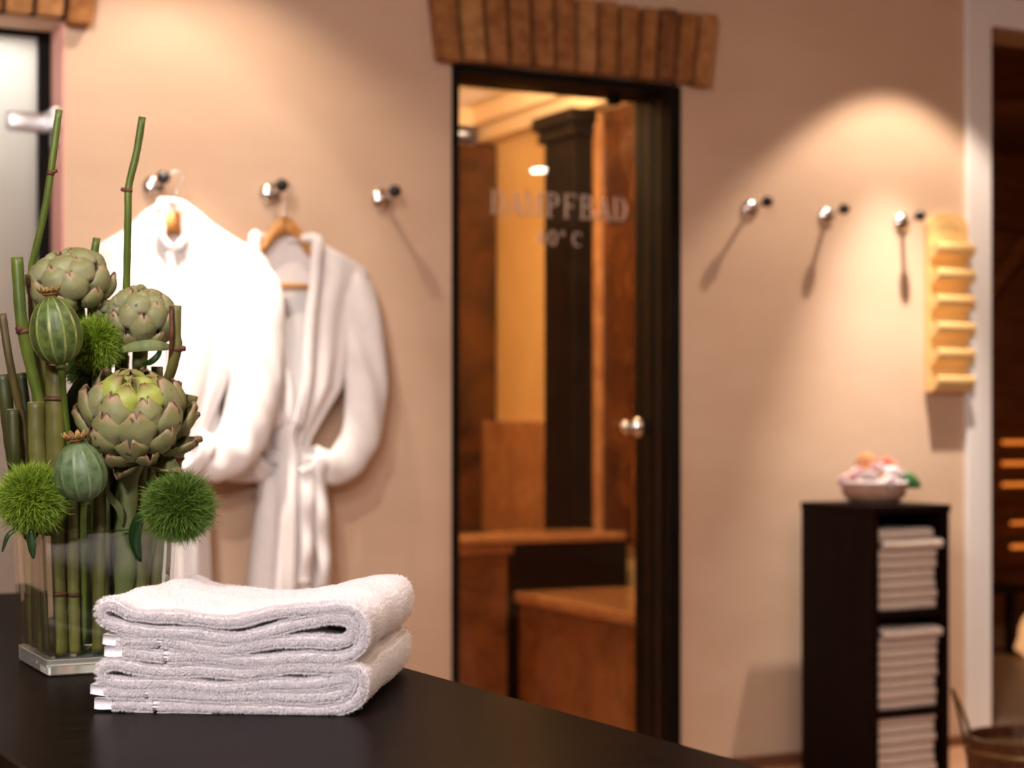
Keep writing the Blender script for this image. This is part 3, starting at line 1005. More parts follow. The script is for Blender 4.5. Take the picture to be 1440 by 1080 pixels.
def robe(name, desc, yc, px_c, top_tab, xl, xr, open_tab, hem_py, sleeves, waist_py, seed, neck_px, gape, loc, cr):
    """bathrobe on a hanger, drawn in the plane y=-yc: tables hold (py, px) seen from the front"""
    t = empty(name, loc, desc, 'bathrobe', 'white bathrobes on the coat hooks')
    R_ = random.Random(seed)

    def W(px, py):
        q = at_y(px, py, -yc)
        return q.x, q.z

    ph = [R_.uniform(0, 6.28) for _ in range(8)]

    def fold(u, z, back=False):
        f = 0
        low = min(1, max(0, (1.62 - z) / .5))
        for k, (fr_, am) in enumerate(((5, .010), (9, .007), (15, .004), (23, .002))):
            f += am * math.sin(fr_ * u + ph[k] + 1.4 * math.sin(3.1 * z + ph[k + 2])) * (.25 + .9 * low)
        f += .006 * noise.noise(Vector((u * 4, z * 6, seed)))
        return f * (.8 if back else 1)

    def depth(u, py):
        base = .040 + .030 * min(1, max(0, (py - 380) / 300))
        wst = math.exp(-((py - waist_py) / 45) ** 2) * .015
        return (base - wst) * math.sqrt(max(0, 1 - abs(u) ** 2.6))

    NU, NV = 64, 84

    def point(u, v, side):
        topy = interp(top_tab, u)
        py = topy + (hem_py - topy) * v
        a, b = interp(xl, py), interp(xr, py)
        px = a + (b - a) * (u + 1) / 2
        x, z = W(px, py)
        d = depth(u, py)
        return px, py, x, z, d

    # back sheet and two front halves
    bm = bmesh.new()
    us = np.linspace(-1, 1, NU)
    vs = np.linspace(0, 1, NV) ** 1.05
    grid = []
    for v in vs:
        row = []
        for u in us:
            px, py, x, z, d = point(u, v, 1)
            row.append(bm.verts.new((x, -yc + d * .35 + fold(u, z, True) * .4 * (1 - abs(u) ** 6), z)))
        grid.append(row)
    for i in range(NV - 1):
        for k in range(NU - 1):
            bm.faces.new((grid[i][k], grid[i][k + 1], grid[i + 1][k + 1], grid[i + 1][k]))
    bk = obj('back', bm, M['robe'], t, True)
    for s in (-1, 1):
        bm = bmesh.new()
        grid = []
        NH = 36
        for v in vs:
            row = []
            for k in range(NH):
                # uo: where the front edge runs at this height
                _, py0, *_ = point(0, v, 1)
                uo = interp(open_tab, py0)
                if s < 0:
                    u = -1 + (1 - max(uo, 0) + 0.0) * k / (NH - 1) if py0 < neck_px[1] else -1 + (1.12) * k / (NH - 1)
                else:
                    u = 1 - (1 - max(uo, 0)) * k / (NH - 1) if py0 < neck_px[1] else 1 - (1.06) * k / (NH - 1)
                px, py, x, z, d = point(u, v, 1)
                lay = .004 if s > 0 else 0
                rim = .010 * math.exp(-((NH - 1 - k) / 3.0) ** 2)
                row.append(bm.verts.new((x, -yc - d - fold(u, z) * (1 - abs(u) ** 6) - lay - rim, z)))
            grid.append(row)
        for i in range(NV - 1):
            for k in range(NH - 1):
                bm.faces.new((grid[i][k], grid[i][k + 1], grid[i + 1][k + 1], grid[i + 1][k]))
        f_ = obj('front_panel', bm, M['robe'], t, True)
        so = f_.modifiers.new('thick', 'SOLIDIFY')
        so.thickness = .004
    # collar: rolled band up one front edge, round the back of the neck and down the other
    pts = []
    c0, cz_ = neck_px
    for py in np.linspace(cz_, interp(top_tab, 0.14) + 4, 9):
        u = interp(open_tab, py)
        a, b = interp(xl, py), interp(xr, py)
        px = a + (b - a) * (u + 1) / 2
        x, z = W(px, py)
        pts.append((x + cr * .8, -yc - depth(u, py) - .012, z, cr))
    x, z = W(px_c + gape * .85, interp(top_tab, 0.05) - 2)
    pts.append((x, -yc - .006, z - .002, cr * .7))
    xm_, zm_ = W(px_c, interp(top_tab, 0) - 3)
    half = [p_ for p_ in pts]
    mid = [(xm_, -yc + .020, zm_ + .002, cr * .7)]
    mir = [(2 * xm_ - p_[0], p_[1] + (.004 if k < 6 else 0), p_[2], p_[3]) for k, p_ in enumerate(half[::-1])]
    bm = bmesh.new()
    tube(bm, catmull(half + mid + mir, 70), 14, flat=(Vector((0, 1, 0)), .55))
    obj('collar', bm, M['robe'], t, True)
    # sleeves
    for sl, s in sleeves:
        pts = []
        for (px, py, r, dy) in sl:
            x, z = W(px, py)
            pts.append((x, -yc - dy, z, r))
        P_ = catmull(pts, 46)
        bm = bmesh.new()
        tube(bm, P_, 36, cap=False, flat=(Vector((0, 1, 0)), .62))
        for v in bm.verts:
            n_ = noise.noise(Vector((v.co.x * 9, v.co.y * 9, v.co.z * 5 + seed)))
            n2 = noise.noise(Vector((v.co.x * 22 + v.co.z * 10, v.co.y * 20, v.co.z * 11 + seed)))
            n3 = math.sin(v.co.x * 70 + 22 * v.co.z + 3 * n_)
            v.co.y += .013 * n_ + .006 * n2 + .005 * n3
            v.co.x += .010 * n_ + .004 * n2
            v.co.z += .004 * n2
        sv = obj('sleeve', bm, M['robe'], t, True)
        so = sv.modifiers.new('thick', 'SOLIDIFY')
        so.thickness = .004
        # turned-up cuff
        e = P_[-4:]
        bm = bmesh.new()
        tube(bm, [(p_[0], p_[1], p_[2], p_[3] * 1.10) for p_ in e], 28, cap=False, flat=(Vector((0, 1, 0)), .62))
        cf = obj('cuff', bm, M['robe'], t, True)
        so = cf.modifiers.new('thick', 'SOLIDIFY')
        so.thickness = .006
    # belt round the waist and its two hanging ends
    bm = bmesh.new()
    rows = []
    for dz in np.linspace(-.018, .018, 5):
        ring = []
        for k in range(44):
            an = 2 * math.pi * k / 44
            a, b = interp(xl, waist_py), interp(xr, waist_py)
            u = math.cos(an)
            px = (a + b) / 2 + (b - a) / 2 * 1.04 * u
            x, z = W(px, waist_py)
            ring.append(bm.verts.new((x, -yc - math.sin(an) * (.060 + .004 * math.sin(9 * an)), z + dz + .006 * math.sin(2 * an))))
        rows.append(ring)
    for a_, b_ in zip(rows[:-1], rows[1:]):
        for k in range(44):
            bm.faces.new((a_[k], a_[(k + 1) % 44], b_[(k + 1) % 44], b_[k]))
    bo = obj('belt', bm, M['robe'], t, True)
    so = bo.modifiers.new('thick', 'SOLIDIFY')
    so.thickness = .006
    return t, W


# nearer robe, hung on the first hook
top1 = [(-1, 385), (-.92, 368), (-.62, 340), (-.40, 322), (-.22, 296), (-.10, 286), (0, 284), (.10, 286), (.22, 296),
        (.40, 318), (.62, 337), (.92, 362), (1, 380)]
xl1 = [(280, 92), (385, 92), (450, 110), (545, 150), (640, 196), (700, 192), (830, 176), (1060, 160)]
xr1 = [(280, 380), (385, 380), (450, 352), (545, 318), (620, 284), (690, 290), (830, 297), (1060, 312)]
op1 = [(280, .085), (338, .085), (352, 0.0), (1100, 0)]
robeA, WA = robe('bathrobe', 'brightly lit white bathrobe behind the flowers, on the leftmost coat hook', .105, 236, top1, xl1, xr1, op1, 1040,
                 [([(352, 372, .030, .015), (358, 410, .062, .03), (355, 480, .072, .042), (347, 560, .072, .055), (324, 622, .066, .068),
                    (288, 646, .058, .075), (255, 632, .052, .085)], 1),
                  ([(120, 376, .030, .0), (116, 412, .060, .005), (118, 480, .066, .012), (128, 560, .066, .03), (150, 622, .060, .055),
                    (186, 646, .055, .075), (215, 632, .050, .085)], -1)],
                 640, 3, (236, 352), 13, at_y(236, 284, -.105), .0105)
hanger(HK[0] + Vector((.030, 0, 0)), 'pale wooden hanger inside the brightly lit leftmost bathrobe', .105, .40, at_y(234, 310, -.105).z, .030)
# farther robe on the second hook
top2 = [(-1, 392), (-.92, 378), (-.62, 360), (-.40, 344), (-.28, 334), (-.22, 333), (0, 338), (.22, 333), (.28, 334),
        (.40, 342), (.62, 358), (.92, 378), (1, 392)]
xl2 = [(330, 268), (385, 268), (450, 292), (545, 330), (640, 366), (700, 362), (760, 355), (850, 345), (1060, 330)]
xr2 = [(330, 520), (385, 520), (450, 502), (545, 480), (620, 434), (690, 436), (760, 446), (850, 455), (1060, 468)]
op2 = [(330, .30), (400, .27), (500, .17), (600, 0.04), (620, 0), (1100, 0)]
robeB, WB = robe('bathrobe', 'greyish white bathrobe with open neck, on the second coat hook from the left', .062, 394, top2, xl2, xr2, op2, 1055,
                 [([(490, 380, .030, .0), (500, 412, .056, .003), (509, 470, .062, .006), (512, 550, .060, .015), (500, 615, .056, .03),
                    (472, 652, .050, .05), (440, 655, .044, .062), (422, 645, .040, .066)], 1),
                  ([(300, 380, .030, .0), (290, 412, .056, .0), (281, 470, .060, .0), (280, 550, .055, .005), (292, 615, .052, .01),
                    (322, 652, .046, .02), (350, 655, .042, .03), (366, 645, .040, .04)], -1)],
                 640, 9, (400, 600), 34, at_y(394, 333, -.062), .015)
hanger(HK[1] + Vector((.022, 0, 0)), 'orange-brown wooden hanger showing in the open neck of the second bathrobe', .062, .40,
       at_y(396, 316, -.062).z, .024)
# belt ends of robe B as wavy strips
for px0, dx, ln in ((420, -4, 818), (434, 7, 822)):
    bm = bmesh.new()
    rows = []
    for k in range(40):
        py = 640 + (ln - 640) * k / 39
        xx, zz = WB(px0 + dx * k / 39 + 1.5 * math.sin(k * .22 + dx), py)
        yy = -.062 - .085 - .004 * math.sin(k * .4 + dx)
        tw = .3 * math.sin(k * .2 + dx)
        w_ = .019
        rows.append([bm.verts.new((xx - w_ * math.cos(tw), yy - w_ * math.sin(tw), zz)), bm.verts.new((xx, yy - .006, zz)),
                     bm.verts.new((xx + w_ * math.cos(tw), yy + w_ * math.sin(tw), zz))])
    for a_, b_ in zip(rows[:-1], rows[1:]):
        for k in range(2):
            bm.faces.new((a_[k], a_[k + 1], b_[k + 1], b_[k]))
    o = obj('belt_end', bm, M['robe'], robeB, True)
    so = o.modifiers.new('thick', 'SOLIDIFY')
    so.thickness = .005

# ------------------------------------------------------------------ WOODEN WALL RACK
ra, rb = at_y(1303, 300, -.01), at_y(1358, 300, -.01)
zt_, zb_ = at_y(1330, 300, -.01).z, at_y(1303, 551, -.01).z
rk = empty('wall_rack', ((ra.x + rb.x) / 2, 0, zb_), 'pale pine wall rack with rounded top and six small ledges', 'rack')
bm = bmesh.new()
xa, xb = ra.x, rb.x
rc = (xb - xa) / 2
outl = [(xa, zb_), (xb, zb_)] + [(xa + rc + rc * math.cos(a_), zt_ - .045 + .045 * math.sin(a_)) for a_ in np.linspace(0, math.pi, 16)]
f1 = [bm.verts.new((x_, -.022, z_)) for x_, z_ in outl]
f2 = [bm.verts.new((x_, -.002, z_)) for x_, z_ in outl]
bm.faces.new(f1)
bm.faces.new(f2[::-1])
for k in range(len(outl)):
    j = (k + 1) % len(outl)
    bm.faces.new((f1[k], f1[j], f2[j], f2[k]))
obj('back_board', bm, M['woodrack'], rk)
bm = bmesh.new()
for rr, w_ in ((.046, .003), (.030, .0025)):
    for k in range(14):
        a0, a1 = math.radians(20 + 10 * k), math.radians(20 + 10 * (k + 1))
        cx_, cz_ = xa + rc, zt_ - .075
        v_ = [bm.verts.new((cx_ + (rr + d_) * math.cos(a_), -.0226, cz_ + (rr * .8 + d_) * math.sin(a_))) for a_, d_ in
              ((a0, 0), (a1, 0), (a1, w_), (a0, w_))]
        bm.faces.new(v_)
tag(obj('emblem', bm, M['print'], rk), 'faint brown arched print')
for py in (349, 386, 423, 461, 498, 536):
    fz = at_y(1345, py, -.06).z
    bm = bmesh.new()
    xs_ = (xa + .004, xb - .004)
    prof = [(-.022, fz + .004), (-.022, fz - .038), (-.050, fz - .022), (-.060, fz - .012), (-.064, fz + .0), (-.064, fz + .012), (-.060, fz + .017), (-.046, fz + .017)]
    A_ = [bm.verts.new((xs_[0], y_, z_)) for y_, z_ in prof]
    B_ = [bm.verts.new((xs_[1], y_, z_)) for y_, z_ in prof]
    bm.faces.new(A_)
    bm.faces.new(B_[::-1])
    for k in range(len(prof)):
        j = (k + 1) % len(prof)
        bm.faces.new((A_[k], A_[j], B_[j], B_[k]))
    obj('ledge', bm, M['woodrack'], rk)

# ------------------------------------------------------------------ SHELF UNIT
SX0 = at_y(1127, 702, -.10).x
SX1 = SX0 + .285
SY1, SY0 = -.10, -.455
SH = .835
su = empty('shelf_unit', ((SX0 + SX1) / 2, (SY0 + SY1) / 2, 0), 'narrow dark wood shelf unit stacked with folded towels', 'shelf unit')
obj('top', bx(SX0 - .004, SX1 + .004, SY0 - .004, SY1, SH - .022, SH, bev=.002), M['wenge'], su)
obj('side_panel', bx(SX0, SX0 + .018, SY0, SY1, 0, SH - .022, bev=.001), M['wenge'], su)
obj('side_panel', bx(SX1 - .018, SX1, SY0, SY1, 0, SH - .022, bev=.001), M['wenge'], su)
obj('back_panel', bx(SX0 + .018, SX1 - .018, SY1 - .01, SY1, 0.02, SH - .022), M['wenge'], su)
LV = (.520, .225)
for z_ in LV:
    obj('shelf', bx(SX0 + .018, SX1 - .018, SY0 + .004, SY1 - .01, z_ - .018, z_, bev=.001), M['wenge'], su)
obj('plinth', bx(SX0 + .018, SX1 - .018, SY0 + .02, SY1 - .01, 0, .03), M['wenge'], su)


def folded_linen(w, d, h):
    """one folded hand towel: three leaves joined by a round front fold"""
    bm = bmesh.new()
    path = catmull([(d, h * .12), (d * .3, h * .14), (.012, h * .16), (.0, h * .5), (.012, h * .84), (d * .3, h * .86), (d, h * .85)], 40)
    t_ = h * .17
    L_, R_ = [], []
    for i, (y_, z_) in enumerate(path):
        a_, b_ = path[max(i - 1, 0)], path[min(i + 1, 39)]
        n_ = np.array([-(b_ - a_)[1], (b_ - a_)[0]])
        n_ /= np.linalg.norm(n_) + 1e-9
        L_.append((y_ + n_[0] * t_, z_ + n_[1] * t_))
        R_.append((y_ - n_[0] * t_, z_ - n_[1] * t_))
    loop = L_ + R_[::-1]
    xs_ = (0, .003, w * .33, w * .66, w - .003, w)
    cy_ = sum(p[0] for p in loop) / len(loop)
    rings = []
    for k, x_ in enumerate(xs_):
        rings.append([bm.verts.new((x_, p[0], p[1] + .0012 * math.sin(x_ * 60 + p[0] * 30))) for p in loop])
    for a_, b_ in zip(rings[:-1], rings[1:]):
        n = len(loop)
        for k in range(n):
            bm.faces.new((a_[k], a_[(k + 1) % n], b_[(k + 1) % n], b_[k]))
    for ring, fl in ((rings[0], 1), (rings[-1], 0)):
        n = 40
        for k in range(n - 1):
            q = (ring[k], ring[k + 1], ring[2 * n - 2 - k], ring[2 * n - 1 - k])
            bm.faces.new(q if fl else q[::-1])
    me = bpy.data.meshes.new('folded_towel')
    bmesh.ops.recalc_face_normals(bm, faces=bm.faces)
    bm.to_mesh(me)
    bm.free()
    me.materials.append(M['linen'])
    me.polygons.foreach_set('use_smooth', [True] * len(me.polygons))
    return me


tw_h = .0300
tw_me = folded_linen(.225, .30, tw_h)
ordn = ['bottom', 'second from bottom', 'third from bottom', 'fourth from bottom', 'fourth from top', 'third from top',
        'second from top', 'top']
for ci, (zb, n, cname) in enumerate(((LV[0], 8, 'upper'), (LV[1], 8, 'middle'), (.03, 6, 'lowest'))):
    R_ = random.Random(ci + 5)
    names = ordn if n == 8 else ordn[:3] + ordn[5:]
    for k in range(n):
        o = bpy.data.objects.new('folded_towel', tw_me)
        C.objects.link(o)
        o.location = (SX0 + .019 + R_.uniform(.0, .010), SY0 + .012 + R_.uniform(0, .010), zb + .0006 + k * (tw_h + .0004))
        if (ci, k) in ((0, 6), (1, 7)):
            o.location.x = SX0 + .033
            o.location.y = SY0 - .004
        o.scale = (R_.uniform(.97, 1.0), 1, 1)
        tag(o, 'small folded towel, %s of the pile in the %s shelf compartment' % (names[k], cname), 'towel',
            'folded hand towels in the shelf unit')

# ------------------------------------------------------------------ BOWL OF FLOWERS on the shelf unit
bc = Vector(at_d(1229, 700, 5.47))
bc = Vector((bc.x, bc.y, SH + .0005))
bw = empty('flower_bowl', bc, 'low pinkish clay bowl with pale rim on the shelf unit', 'bowl')
bm = bmesh.new()
lathe(bm, bc, [(.055, 0), (.075, .004), (.094, .022), (.099, .046), (.094, .060), (.088, .060), (.090, .045), (.07, .02), (.02, .014)], 36)
obj('body', bm, M['pot'], bw, True)
bm = bmesh.new()
lathe(bm, bc + Vector((0, 0, .0565)), [(.092, 0), (.101, .001), (.103, .007), (.098, .011), (.091, .009)], 36)
tag(obj('rim', bm, M['whiteflower'], bw, True), 'pale scarf-like rim')
bm = bmesh.new()
lathe(bm, bc + Vector((0, 0, .03)), [(.04, 0), (.085, .006), (.085, .012), (.05, .03), (.01, .036)], 24)
obj('foam', bm, M['leaf'], bw, True)


def blossom_mesh(r, seed):
    bm = bmesh.new()
    R_ = random.Random(seed)
    for ring, (n, rad, lift) in enumerate(((7, 1.0, .15), (6, .75, .45), (5, .5, .7), (3, .25, .85))):
        for k in range(n):
            a_ = 2 * math.pi * k / n + ring * .5 + R_.uniform(-.1, .1)
            dirv = Vector((math.cos(a_), math.sin(a_), 0))
            side = Vector((-dirv.y, dirv.x, 0))
            rows = []
            for i in range(5):
                t_ = i / 4
                wd_ = r * .62 * rad * math.sin(math.pi * (.18 + .62 * t_)) + .001
                c_ = dirv * (r * rad * t_) + Vector((0, 0, r * (lift * .9 + .35 * t_ - .35 * t_ * t_ * (1.4 - ring * .3))))
                rows.append([bm.verts.new(c_ - side * wd_ + Vector((0, 0, r * .12))), bm.verts.new(c_),
                             bm.verts.new(c_ + side * wd_ + Vector((0, 0, r * .12)))])
            for a2, b2 in zip(rows[:-1], rows[1:]):
                for j in range(2):
                    bm.faces.new((a2[j], a2[j + 1], b2[j + 1], b2[j]))
    me = bpy.data.meshes.new('blossom')
    bm.to_mesh(me)
    bm.free()
    return me


bl = [('pinkflower', -.080, .00, .062, .030, 'pink blossom at the left side of the clay bowl'),
      ('pinkflower', -.055, -.02, .085, .026, 'dusky pink blossom above the left bowl rim'),
      ('whiteflower', -.030, -.065, .072, .030, 'whitish pink blossom low at the front left of the bowl'),
      ('orangeflower', -.022, .0, .118, .034, 'pale orange blossom topping the bowl'),
      ('pinkflower', .005, -.05, .095, .032, 'light pink blossom in the middle of the bowl'),
      ('redflower', .040, .0, .110, .030, 'coral red blossom at the upper right of the bowl'),
      ('whiteflower', .045, -.04, .085, .030, 'white blossom below the coral red one'),
      ('whiteflower', .026, -.078, .062, .026, 'blush blossom hanging over the front rim of the bowl'),
      ('pinkflower', .068, .0, .080, .026, 'small pink blossom beside the green leaf')]
for k, (mm, dx, dy, dz, r_, ds) in enumerate(bl):
    me = blossom_mesh(r_, k)
    o = link('blossom', me, M[mm], None, True)
    vcam = RT * dx + FW * dy
    o.location = bc + Vector((vcam.x, vcam.y, dz))
    o.rotation_euler = (-dy * 6 + .5, dx * 7, k)
    so = o.modifiers.new('thick', 'SOLIDIFY')
    so.thickness = .0015
    tag(o, ds, 'flower', 'blossoms in the clay bowl')


def leaf_blade(name, pts, width, m, parent=None, cup=.25, seg=12, nrm=None, thick=.0008):
    """pts rows (x,y,z); width profile a pointed leaf"""
    P_ = catmull(pts, seg)
    bm = bmesh.new()
    rows = []
    for i, p_ in enumerate(P_):
        a_, b_ = P_[max(i - 1, 0)], P_[min(i + 1, seg - 1)]
        t_ = Vector(b_ - a_).normalized()
        n_ = nrm or Vector((-FW.x, -FW.y, .2))
        s_ = t_.cross(n_).normalized()
        f = i / (seg - 1)
        w_ = width * (math.sin(math.pi * min(.98, .12 + .86 * f)) ** .8) + .0004
        up_ = s_.cross(t_)
        rows.append([bm.verts.new(Vector(p_) - s_ * w_ + up_ * cup * w_), bm.verts.new(Vector(p_)),
                     bm.verts.new(Vector(p_) + s_ * w_ + up_ * cup * w_)])
    for a2, b2 in zip(rows[:-1], rows[1:]):
        for j in range(2):
            bm.faces.new((a2[j], a2[j + 1], b2[j + 1], b2[j]))
    o = obj(name, bm, m, parent, True)
    so = o.modifiers.new('thick', 'SOLIDIFY')
    so.thickness = thick
    return o


o = leaf_blade('leaf', [tuple(bc + RT * .06 + Vector((0, 0, .075))), tuple(bc + RT * .10 + Vector((0, 0, .070))),
                        tuple(bc + RT * .145 + Vector((0, 0, .048)))], .024, M['leaf'])
rebase(o, bc + RT * .06 + Vector((0, 0, .075)))
tag(o, 'dark green leaf sticking out at the right of the clay bowl', 'leaf')

# ------------------------------------------------------------------ BUCKET and ladle by the sauna door
bk = Vector(at_z(1443, 1040, .30))
bk = Vector((bk.x, bk.y, 0))
bt = empty('sauna_bucket', bk, 'dark red-brown wooden bucket on the floor at the bottom right', 'bucket')
RB, RBb, HB = .15, .118, .31
for k in range(18):
    bm = bmesh.new()
    a0, a1 = 2 * math.pi * (k + .03) / 18, 2 * math.pi * (k + .97) / 18
    vs_ = []
    for z_, rr in ((0.0, RBb), (HB, RB)):
        for r_ in (rr, rr - .014):
            for a_ in (a0, a1):
                vs_.append(bm.verts.new(bk + Vector((r_ * math.cos(a_), r_ * math.sin(a_), z_))))
    for f in ((0, 1, 5, 4), (2, 3, 7, 6), (0, 2, 6, 4), (1, 3, 7, 5), (0, 1, 3, 2), (4, 5, 7, 6)):
        bm.faces.new([vs_[i] for i in f])
    obj('stave', bm, M['bucket'], bt)
bm = bmesh.new()
cyl(bm, bk + Vector((0, 0, .01)), bk + Vector((0, 0, .025)), RBb - .012, seg=24)
obj('bottom', bm, M['bucket'], bt)
for z_ in (.06, HB - .045):
    bm = bmesh.new()
    rr = RBb + (RB - RBb) * z_ / HB
    lathe(bm, bk + Vector((0, 0, z_)), [(rr - .001, 0), (rr + .003, 0), (rr + .0045, .018), (rr + .001, .018)], 40)
    obj('band', bm, M['bandmetal'], bt, True)
# rope loop on the left staves, standing up and leaning outward
hp = [bk - RT * .142 - FW * .035 + Vector((0, 0, HB - .03)), bk - RT * .155 - FW * .034 + Vector((0, 0, HB + .04)),
      bk - RT * .182 + Vector((0, 0, HB + .115)), bk - RT * .155 + FW * .034 + Vector((0, 0, HB + .04)),
      bk - RT * .142 + FW * .035 + Vector((0, 0, HB - .03))]
bm = bmesh.new()
tube(bm, [(*p_, .0045) for p_ in catmull([tuple(v) for v in hp], 30)], 10)
obj('handle', bm, M['bandmetal'], bt, True)
ld = empty('ladle', bk + Vector((0, 0, .06)), 'pale wooden ladle standing in the dark bucket', 'ladle')
bm = bmesh.new()
tube(bm, catmull([(*(bk + RT * .0 - FW * .03 + Vector((0, 0, .075))), .008), (*(bk + RT * .0 - FW * .02 + Vector((0, 0, .30))), .008),
                  (*(bk + RT * .05 + Vector((0, 0, .40))), .009)], 14), 12)
obj('handle', bm, M['ladle'], ld, True)
bm = bmesh.new()
lathe(bm, bk + Vector((0, 0, .03)), [(.02, 0), (.042, .008), (.05, .045), (.046, .045), (.036, .012), (.01, .008)], 24)
obj('cup', bm, M['ladle'], ld, True)

# ------------------------------------------------------------------ TOWELS ON THE COUNTER
TA = TH + math.radians(4.6)
TD = Vector((math.sin(TA), math.cos(TA), 0))
TX = Vector((math.cos(TA), -math.sin(TA), 0))
TO = at_z(127, 1002, CZ)
TDEPTH = .35
KS = .0002775


def towel(name, desc, path_c, seed, sag, hem_ends, half, loc_shift):
    """cloth folded along a centre line (front view, local metres), carried back over the depth"""
    P_ = np.array([((x - 75) * KS, (656 - y) * KS) for x, y in path_c])
    N = 240
    P_ = catmull(P_, N)
    T_ = np.gradient(P_, axis=0)
    T_ /= np.linalg.norm(T_, axis=1)[:, None]
    Nn = np.stack([-T_[:, 1], T_[:, 0]], 1)
    rr = np.random.default_rng(seed)
    arcs = np.r_[0, np.cumsum(np.linalg.norm(np.diff(P_, axis=0), axis=1))]
    hf = half * (1 + .07 * np.sin(arcs * 90 + seed) + .05 * np.sin(arcs * 210))
    hf[:1] *= .92
    hf[-1:] *= .92
    # dobby bands, woven flat
    for s0 in (.062, .155, arcs[-1] - .062, arcs[-1] - .155):
        hf = hf * (1 - .12 * np.exp(-((arcs - s0) / .003) ** 2))
    ND = 46
    ds = np.r_[0, .0012, .003, .006, np.linspace(.012, TDEPTH - .006, ND - 6), TDEPTH - .002, TDEPTH]
    ins = np.ones(len(ds))
    ins[:4] = (.28, .66, .88, .98)
    ins[-2:] = (.85, .6)
    loop2 = []

    def shape(x, z, d, i_arr):
        f = d / TDEPTH
        wob = .0016 * np.sin(i_arr * .31 + 5 * f + seed) * (1 - f) + .0012 * np.sin(18 * f + x * 20 + seed)
        zz = z + (sag(x, z, f)) + wob * np.clip(z / .03, 0, 1)
        xx = x + .003 * np.sin(9 * f + seed) * f
        return xx, zz

    idx = np.arange(N)
    V = []
    for d, k_ in zip(ds, ins):
        kk_ = np.where((arcs < .0195) | (arcs > arcs[-1] - .0195), max(k_, .93), k_)   # the hems are square-edged
        L = P_ + Nn * (hf * kk_)[:, None]
        Rr = P_ - Nn * (hf * kk_)[:, None]
        lp = np.vstack([L, Rr[::-1]])
        ii = np.r_[idx, idx[::-1]]
        xx, zz = shape(lp[:, 0], lp[:, 1], d, ii)
        zz = np.maximum(zz, .0006)
        V.append(np.stack([xx, np.full_like(xx, d), zz], 1))
    V = np.array(V)            # rings x 2N x 3
    n2 = 2 * N
    wv = np.array(TO)[None, None, :] + V[..., 0:1] * np.array(TX) + V[..., 1:2] * np.array(TD)
    wv[..., 2] += V[..., 2]
    nr = len(ds)
    verts = wv.reshape(-1, 3)

    def faces(sel):
        fs = []
        for r in range(nr - 1):
            for k in sel:
                k2 = (k + 1) % n2
                fs.append((r * n2 + k, r * n2 + k2, (r + 1) * n2 + k2, (r + 1) * n2 + k))
        for r, rev in ((0, False), (nr - 1, True)):
            for k in [q for q in sel if q < N - 1]:
                q = (r * n2 + k, r * n2 + k + 1, r * n2 + n2 - 2 - k, r * n2 + n2 - 1 - k)
                fs.append(q if not rev else q[::-1])
        return fs

    hl = .019
    hem_i = set([k for k in range(N - 1) if arcs[k] < hl or arcs[k + 1] > arcs[-1] - hl])
    hemsel, mainsel = [], []
    for k in range(n2):
        kk = k if k < N - 1 else (n2 - 2 - k if N <= k < n2 - 1 else (N - 2 if k == N - 1 else 0))
        (hemsel if kk in hem_i else mainsel).append(k)
    t = empty(name, tuple(TO + Vector(loc_shift)), desc, 'towel', 'folded bath towels on the counter')
    for nm, sel, mm in (('cloth', mainsel, 'terry'), ('hem', hemsel, 'hem')):
        me = bpy.data.meshes.new(nm)
        fs = faces(sel)
        used = np.unique(np.array(fs).ravel())
        remap = -np.ones(len(verts), int)
        remap[used] = np.arange(len(used))
        me.from_pydata(verts[used].tolist(), [], [tuple(remap[list(f)]) for f in fs])
        me.validate()
        o = link(nm, me, M[mm], t, True)
        if nm == 'hem':
            tag(o, 'smooth woven end hems')

    # ---- terry loops: short bent threads on the visible cloth
    def pile(n, which):
        if which == 'front':
            i = rr.uniform(0, N - 1.001, n)
            w = rr.normal(0, .42, n).clip(-1, 1)
            edge = np.abs(w)
            d = .0002 + .0035 * edge ** 3
        else:
            i = rr.uniform(0, N - 1.001, n)
            w = np.where(rr.random(n) < .5, -1.0, 1.0)
            d = rr.random(n) ** 1.7 * .014 if which == 'lip' else rr.uniform(.01, TDEPTH - .003, n)
        i0 = i.astype(int)
        f = (i - i0)[:, None]
        p = P_[i0] * (1 - f) + P_[i0 + 1] * f
        nn = Nn[i0]
        h_ = hf[i0]
        pos = p + nn * (w * h_)[:, None]
        s_ = arcs[i0]
        keep = (s_ > hl) & (s_ < arcs[-1] - hl)
        for s0 in (.062, .155, arcs[-1] - .062, arcs[-1] - .155):
            keep &= np.abs(s_ - s0) > .0009
        if which == 'skin':
            # only the outermost faces: top of the pile and the right-hand fold
            top_side = (w * nn[:, 1] > .3) & (pos[:, 1] > P_[:, 1].max() - .020 + .0 * pos[:, 0])
            right = (w * nn[:, 0] > .3) & (pos[:, 0] > P_[:, 0].max() - .012)
            keep &= (top_side | right)
        xx, zz = shape(pos[:, 0], pos[:, 1], d, i0)
        nx, nz = w * nn[:, 0], w * nn[:, 1]
        if which == 'front':
            dirs = np.stack([nx * .5 * w * w, np.full(n, -1.0), nz * .5 * w * w - .25], 1)
        elif which == 'lip':
            dirs = np.stack([nx * .6, -.25 - np.clip(1 - d / .006, 0, 1) * .9, nz * .6], 1)
        else:
            dirs = np.stack([nx, np.zeros(n), nz], 1)
        dirs += rr.normal(0, .42, (n, 3))
        dirs /= np.linalg.norm(dirs, axis=1)[:, None]
        keep &= zz > .0008
        return np.stack([xx, d, zz], 1)[keep], dirs[keep]

